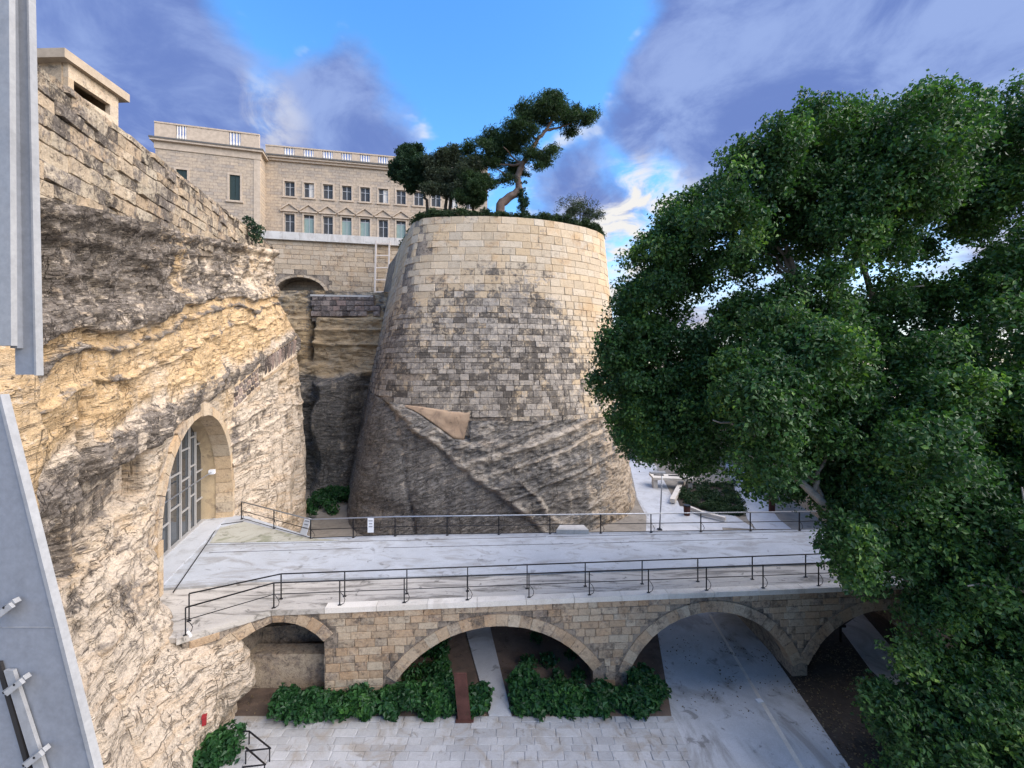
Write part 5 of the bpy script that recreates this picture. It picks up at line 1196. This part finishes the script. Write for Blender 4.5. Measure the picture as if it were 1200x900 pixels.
sb = on_z(437, 622, DECK + .25); sign('white upright notice fixed on the straight far railing', (sb.x, 24.22, DECK + .3), .34, .82, 0, .03)
cc = thing('security_camera', 'small white security camera under the left corner of the bridge', 'camera', at(220, 741, 15.35)); b0 = at(220, 741, 15.35); mb = MB(); mb.tube([b0, b0 + Vector((.2, -.12, -.06))], [.055, .05], 10); mb.build('body', M_signw, cc); mb = MB(); mb.beam(b0 + Vector((-.1, .12, .06)), b0, .04); mb.build('bracket', M_steel2, cc)
rp_ = thing('rusty_panel', 'tall rust brown steel panel standing among the shrubs by the footpath', 'panel', on_z(544, 840)); a, b = on_z(537, 846), on_z(552, 846); mb = MB(); mb.hexa([(p.x - .18 * (z > G), p.y + q_ + .0, z) for z in (G, G + 1.85) for p, q_ in ((a, 0), (b, 0), (b, .08), (a, .08))]); mb.build('plate', M_rust, rp_); mb = MB(); mb.box(((a.x + b.x) / 2, a.y + .05, G + .04), (.7, .3, .08)); mb.build('foot', M_rust, rp_)
rk = thing('metal_rack', 'black zigzag metal rack on the paving beside the rock', 'rack', on_z(300, 885)); mb = MB()
z1_ = .5
def rkp(a, b_, h): return on_z(a, b_, G + h)
for nm, pts in (('frame_tube', [rkp(285, 857, z1_), rkp(292, 857, z1_), rkp(317, 877, z1_), rkp(288, 880, z1_)]), ('frame_tube', [rkp(288, 876, z1_), rkp(311, 896, z1_), rkp(284, 899, z1_)])): mb = MB(); mb.tube(pts, .028, 7); mb.build(nm, M_iron, rk)
for a, b_ in ((292, 857), (316, 877), (288, 880), (310, 896), (285, 899)): mb = MB(); p = rkp(a, b_, z1_); mb.tube([(p.x, p.y, G), p], .022, 6); mb.build('leg', M_iron, rk)
from mathutils.bvhtree import BVHTree
bv_ = BVHTree.FromPolygons([v.co[:] for v in CLIFF.data.vertices], [p.vertices[:] for p in CLIFF.data.polygons]); hit = bv_.ray_cast(Vector((0, 0, 0)), Vector(px_dir(238, 842)))[0] or at(243, 842, 15.5)
b0 = hit + Vector((.08, -.05, -.15)); hy = thing('red_box', 'small red box fixed to the rock beside the first bridge arch', 'box', b0); mb = MB(); mb.box(b0 + Vector((0, 0, .12)), (.12, .16, .26), .5); mb.build('case', M_red, hy); mb = MB(); mb.box(b0 + Vector((0, 0, .27)), (.15, .19, .04), .5); mb.build('cap', M_red, hy)
dp = thing('white_cover', 'small white square cover plate lying on the road stripe', 'cover', on_z(890, 823)); b0 = on_z(890, 822); mb = MB(); mb.box(b0 + Vector((0, 0, .035)), (.26, .2, .02), .2); mb.build('plate', M_signw, dp)
bo = thing('bollard_light', 'short black bollard light beside the concrete path under the last arch', 'bollard', on_z(985, 752)); b0 = on_z(985, 752); mb = MB(); mb.tube([b0, b0 + Vector((0, 0, .75))], .06, 8); mb.build('post', M_iron, bo); mb = MB(); mb.box(b0 + Vector((.08, 0, .80)), (.3, .14, .12)); mb.build('lamp_head', M_iron, bo)

# ------------------------------------------------------------------ grey steel of the upper bridge, close on the left
sp_ = thing('steel_post', 'upright pale grey steel post with two ribs at the left edge', 'post', at(20, 440, 3.2))
def vflat(mb, x0, x1, yt, yb_, Y, t, x0b=None, x1b=None):
    a, b = at(x0, yt, Y), at(x1, yt, Y); c, d = at(x0b if x0b is not None else x0, yb_, Y), at(x1b if x1b is not None else x1, yb_, Y); o = Vector((0, t, 0)); mb.hexa([c, d, d + o, c + o, a, b, b + o, a + o])
mb = MB(); vflat(mb, -60, 10, -80, 405, 3.1, .04, -60, 13); mb.build('flange', M_steel2, sp_)
mb = MB(); vflat(mb, 9, 13, -80, 408, 3.16, .04, 12, 20); mb.build('groove', M_steel, sp_)
mb = MB(); vflat(mb, 11, 29.5, -80, 439, 3.2, .04, 18, 40); mb.build('web', M_steel, sp_)
mb = MB(); vflat(mb, 29.5, 31.8, -80, 440, 3.19, .05, 40, 42.6); mb.build('edge_strip', M_steel2, sp_)
sbm = thing('steel_beam', 'broad slanting blue grey steel beam in the bottom left corner', 'beam', at(20, 800, 2.7))
def slant(mb, q, Y, t): o = Vector((0, t, 0)); p = [at(a, b_, Y) for a, b_ in q]; mb.hexa([p[0], p[1], p[1] + o, p[0] + o, p[3], p[2], p[2] + o, p[3] + o])
mb = MB(); slant(mb, [(-160, 1010), (133, 1010), (0, 474), (-160, 474)], 2.7, .04); mb.build('plate', M_steel, sbm)
mb = MB(); slant(mb, [(133, 1010), (138.5, 1010), (0, 462), (-1, 474)], 2.69, .05); mb.build('edge_strip', M_steel2, sbm)
mb = MB(); slant(mb, [(38, 930), (43, 930), (0, 776), (-6, 776)], 2.68, .015); mb.build('joint', M_gap, sbm)
mb = MB(); slant(mb, [(48, 930), (62, 930), (15, 786), (4, 786)], 2.672, .02); mb.build('fold', M_steel2, sbm)
mb = MB(); slant(mb, [(-160, 735.6), (66, 735.6), (66, 735), (-160, 735)], 2.695, .01); mb.build('seam', M_steel2, sbm)
for (a, b_) in ((8, 711), (20, 800), (43, 884)):
    q0, q1 = at(a - 12, b_ + 10, 2.66), at(a + 12, b_ - 8, 2.66); mb = MB(); mb.beam(q0, q1, .035, .03); m2 = at(a, b_ + 4, 2.64); mb.beam(at(a - 12, b_ + 12, 2.62), at(a + 6, b_ - 2, 2.63), .02, .035); bk = mb.build('bracket', M_steel2, sbm)
    for t in (.25, .75): m3 = MB(); p = q0.lerp(q1, t); m3.tube([p + Vector((0, -.02, .0)), p + Vector((0, -.045, 0))], .008, 6); m3.build('bolt', M_iron, bk)
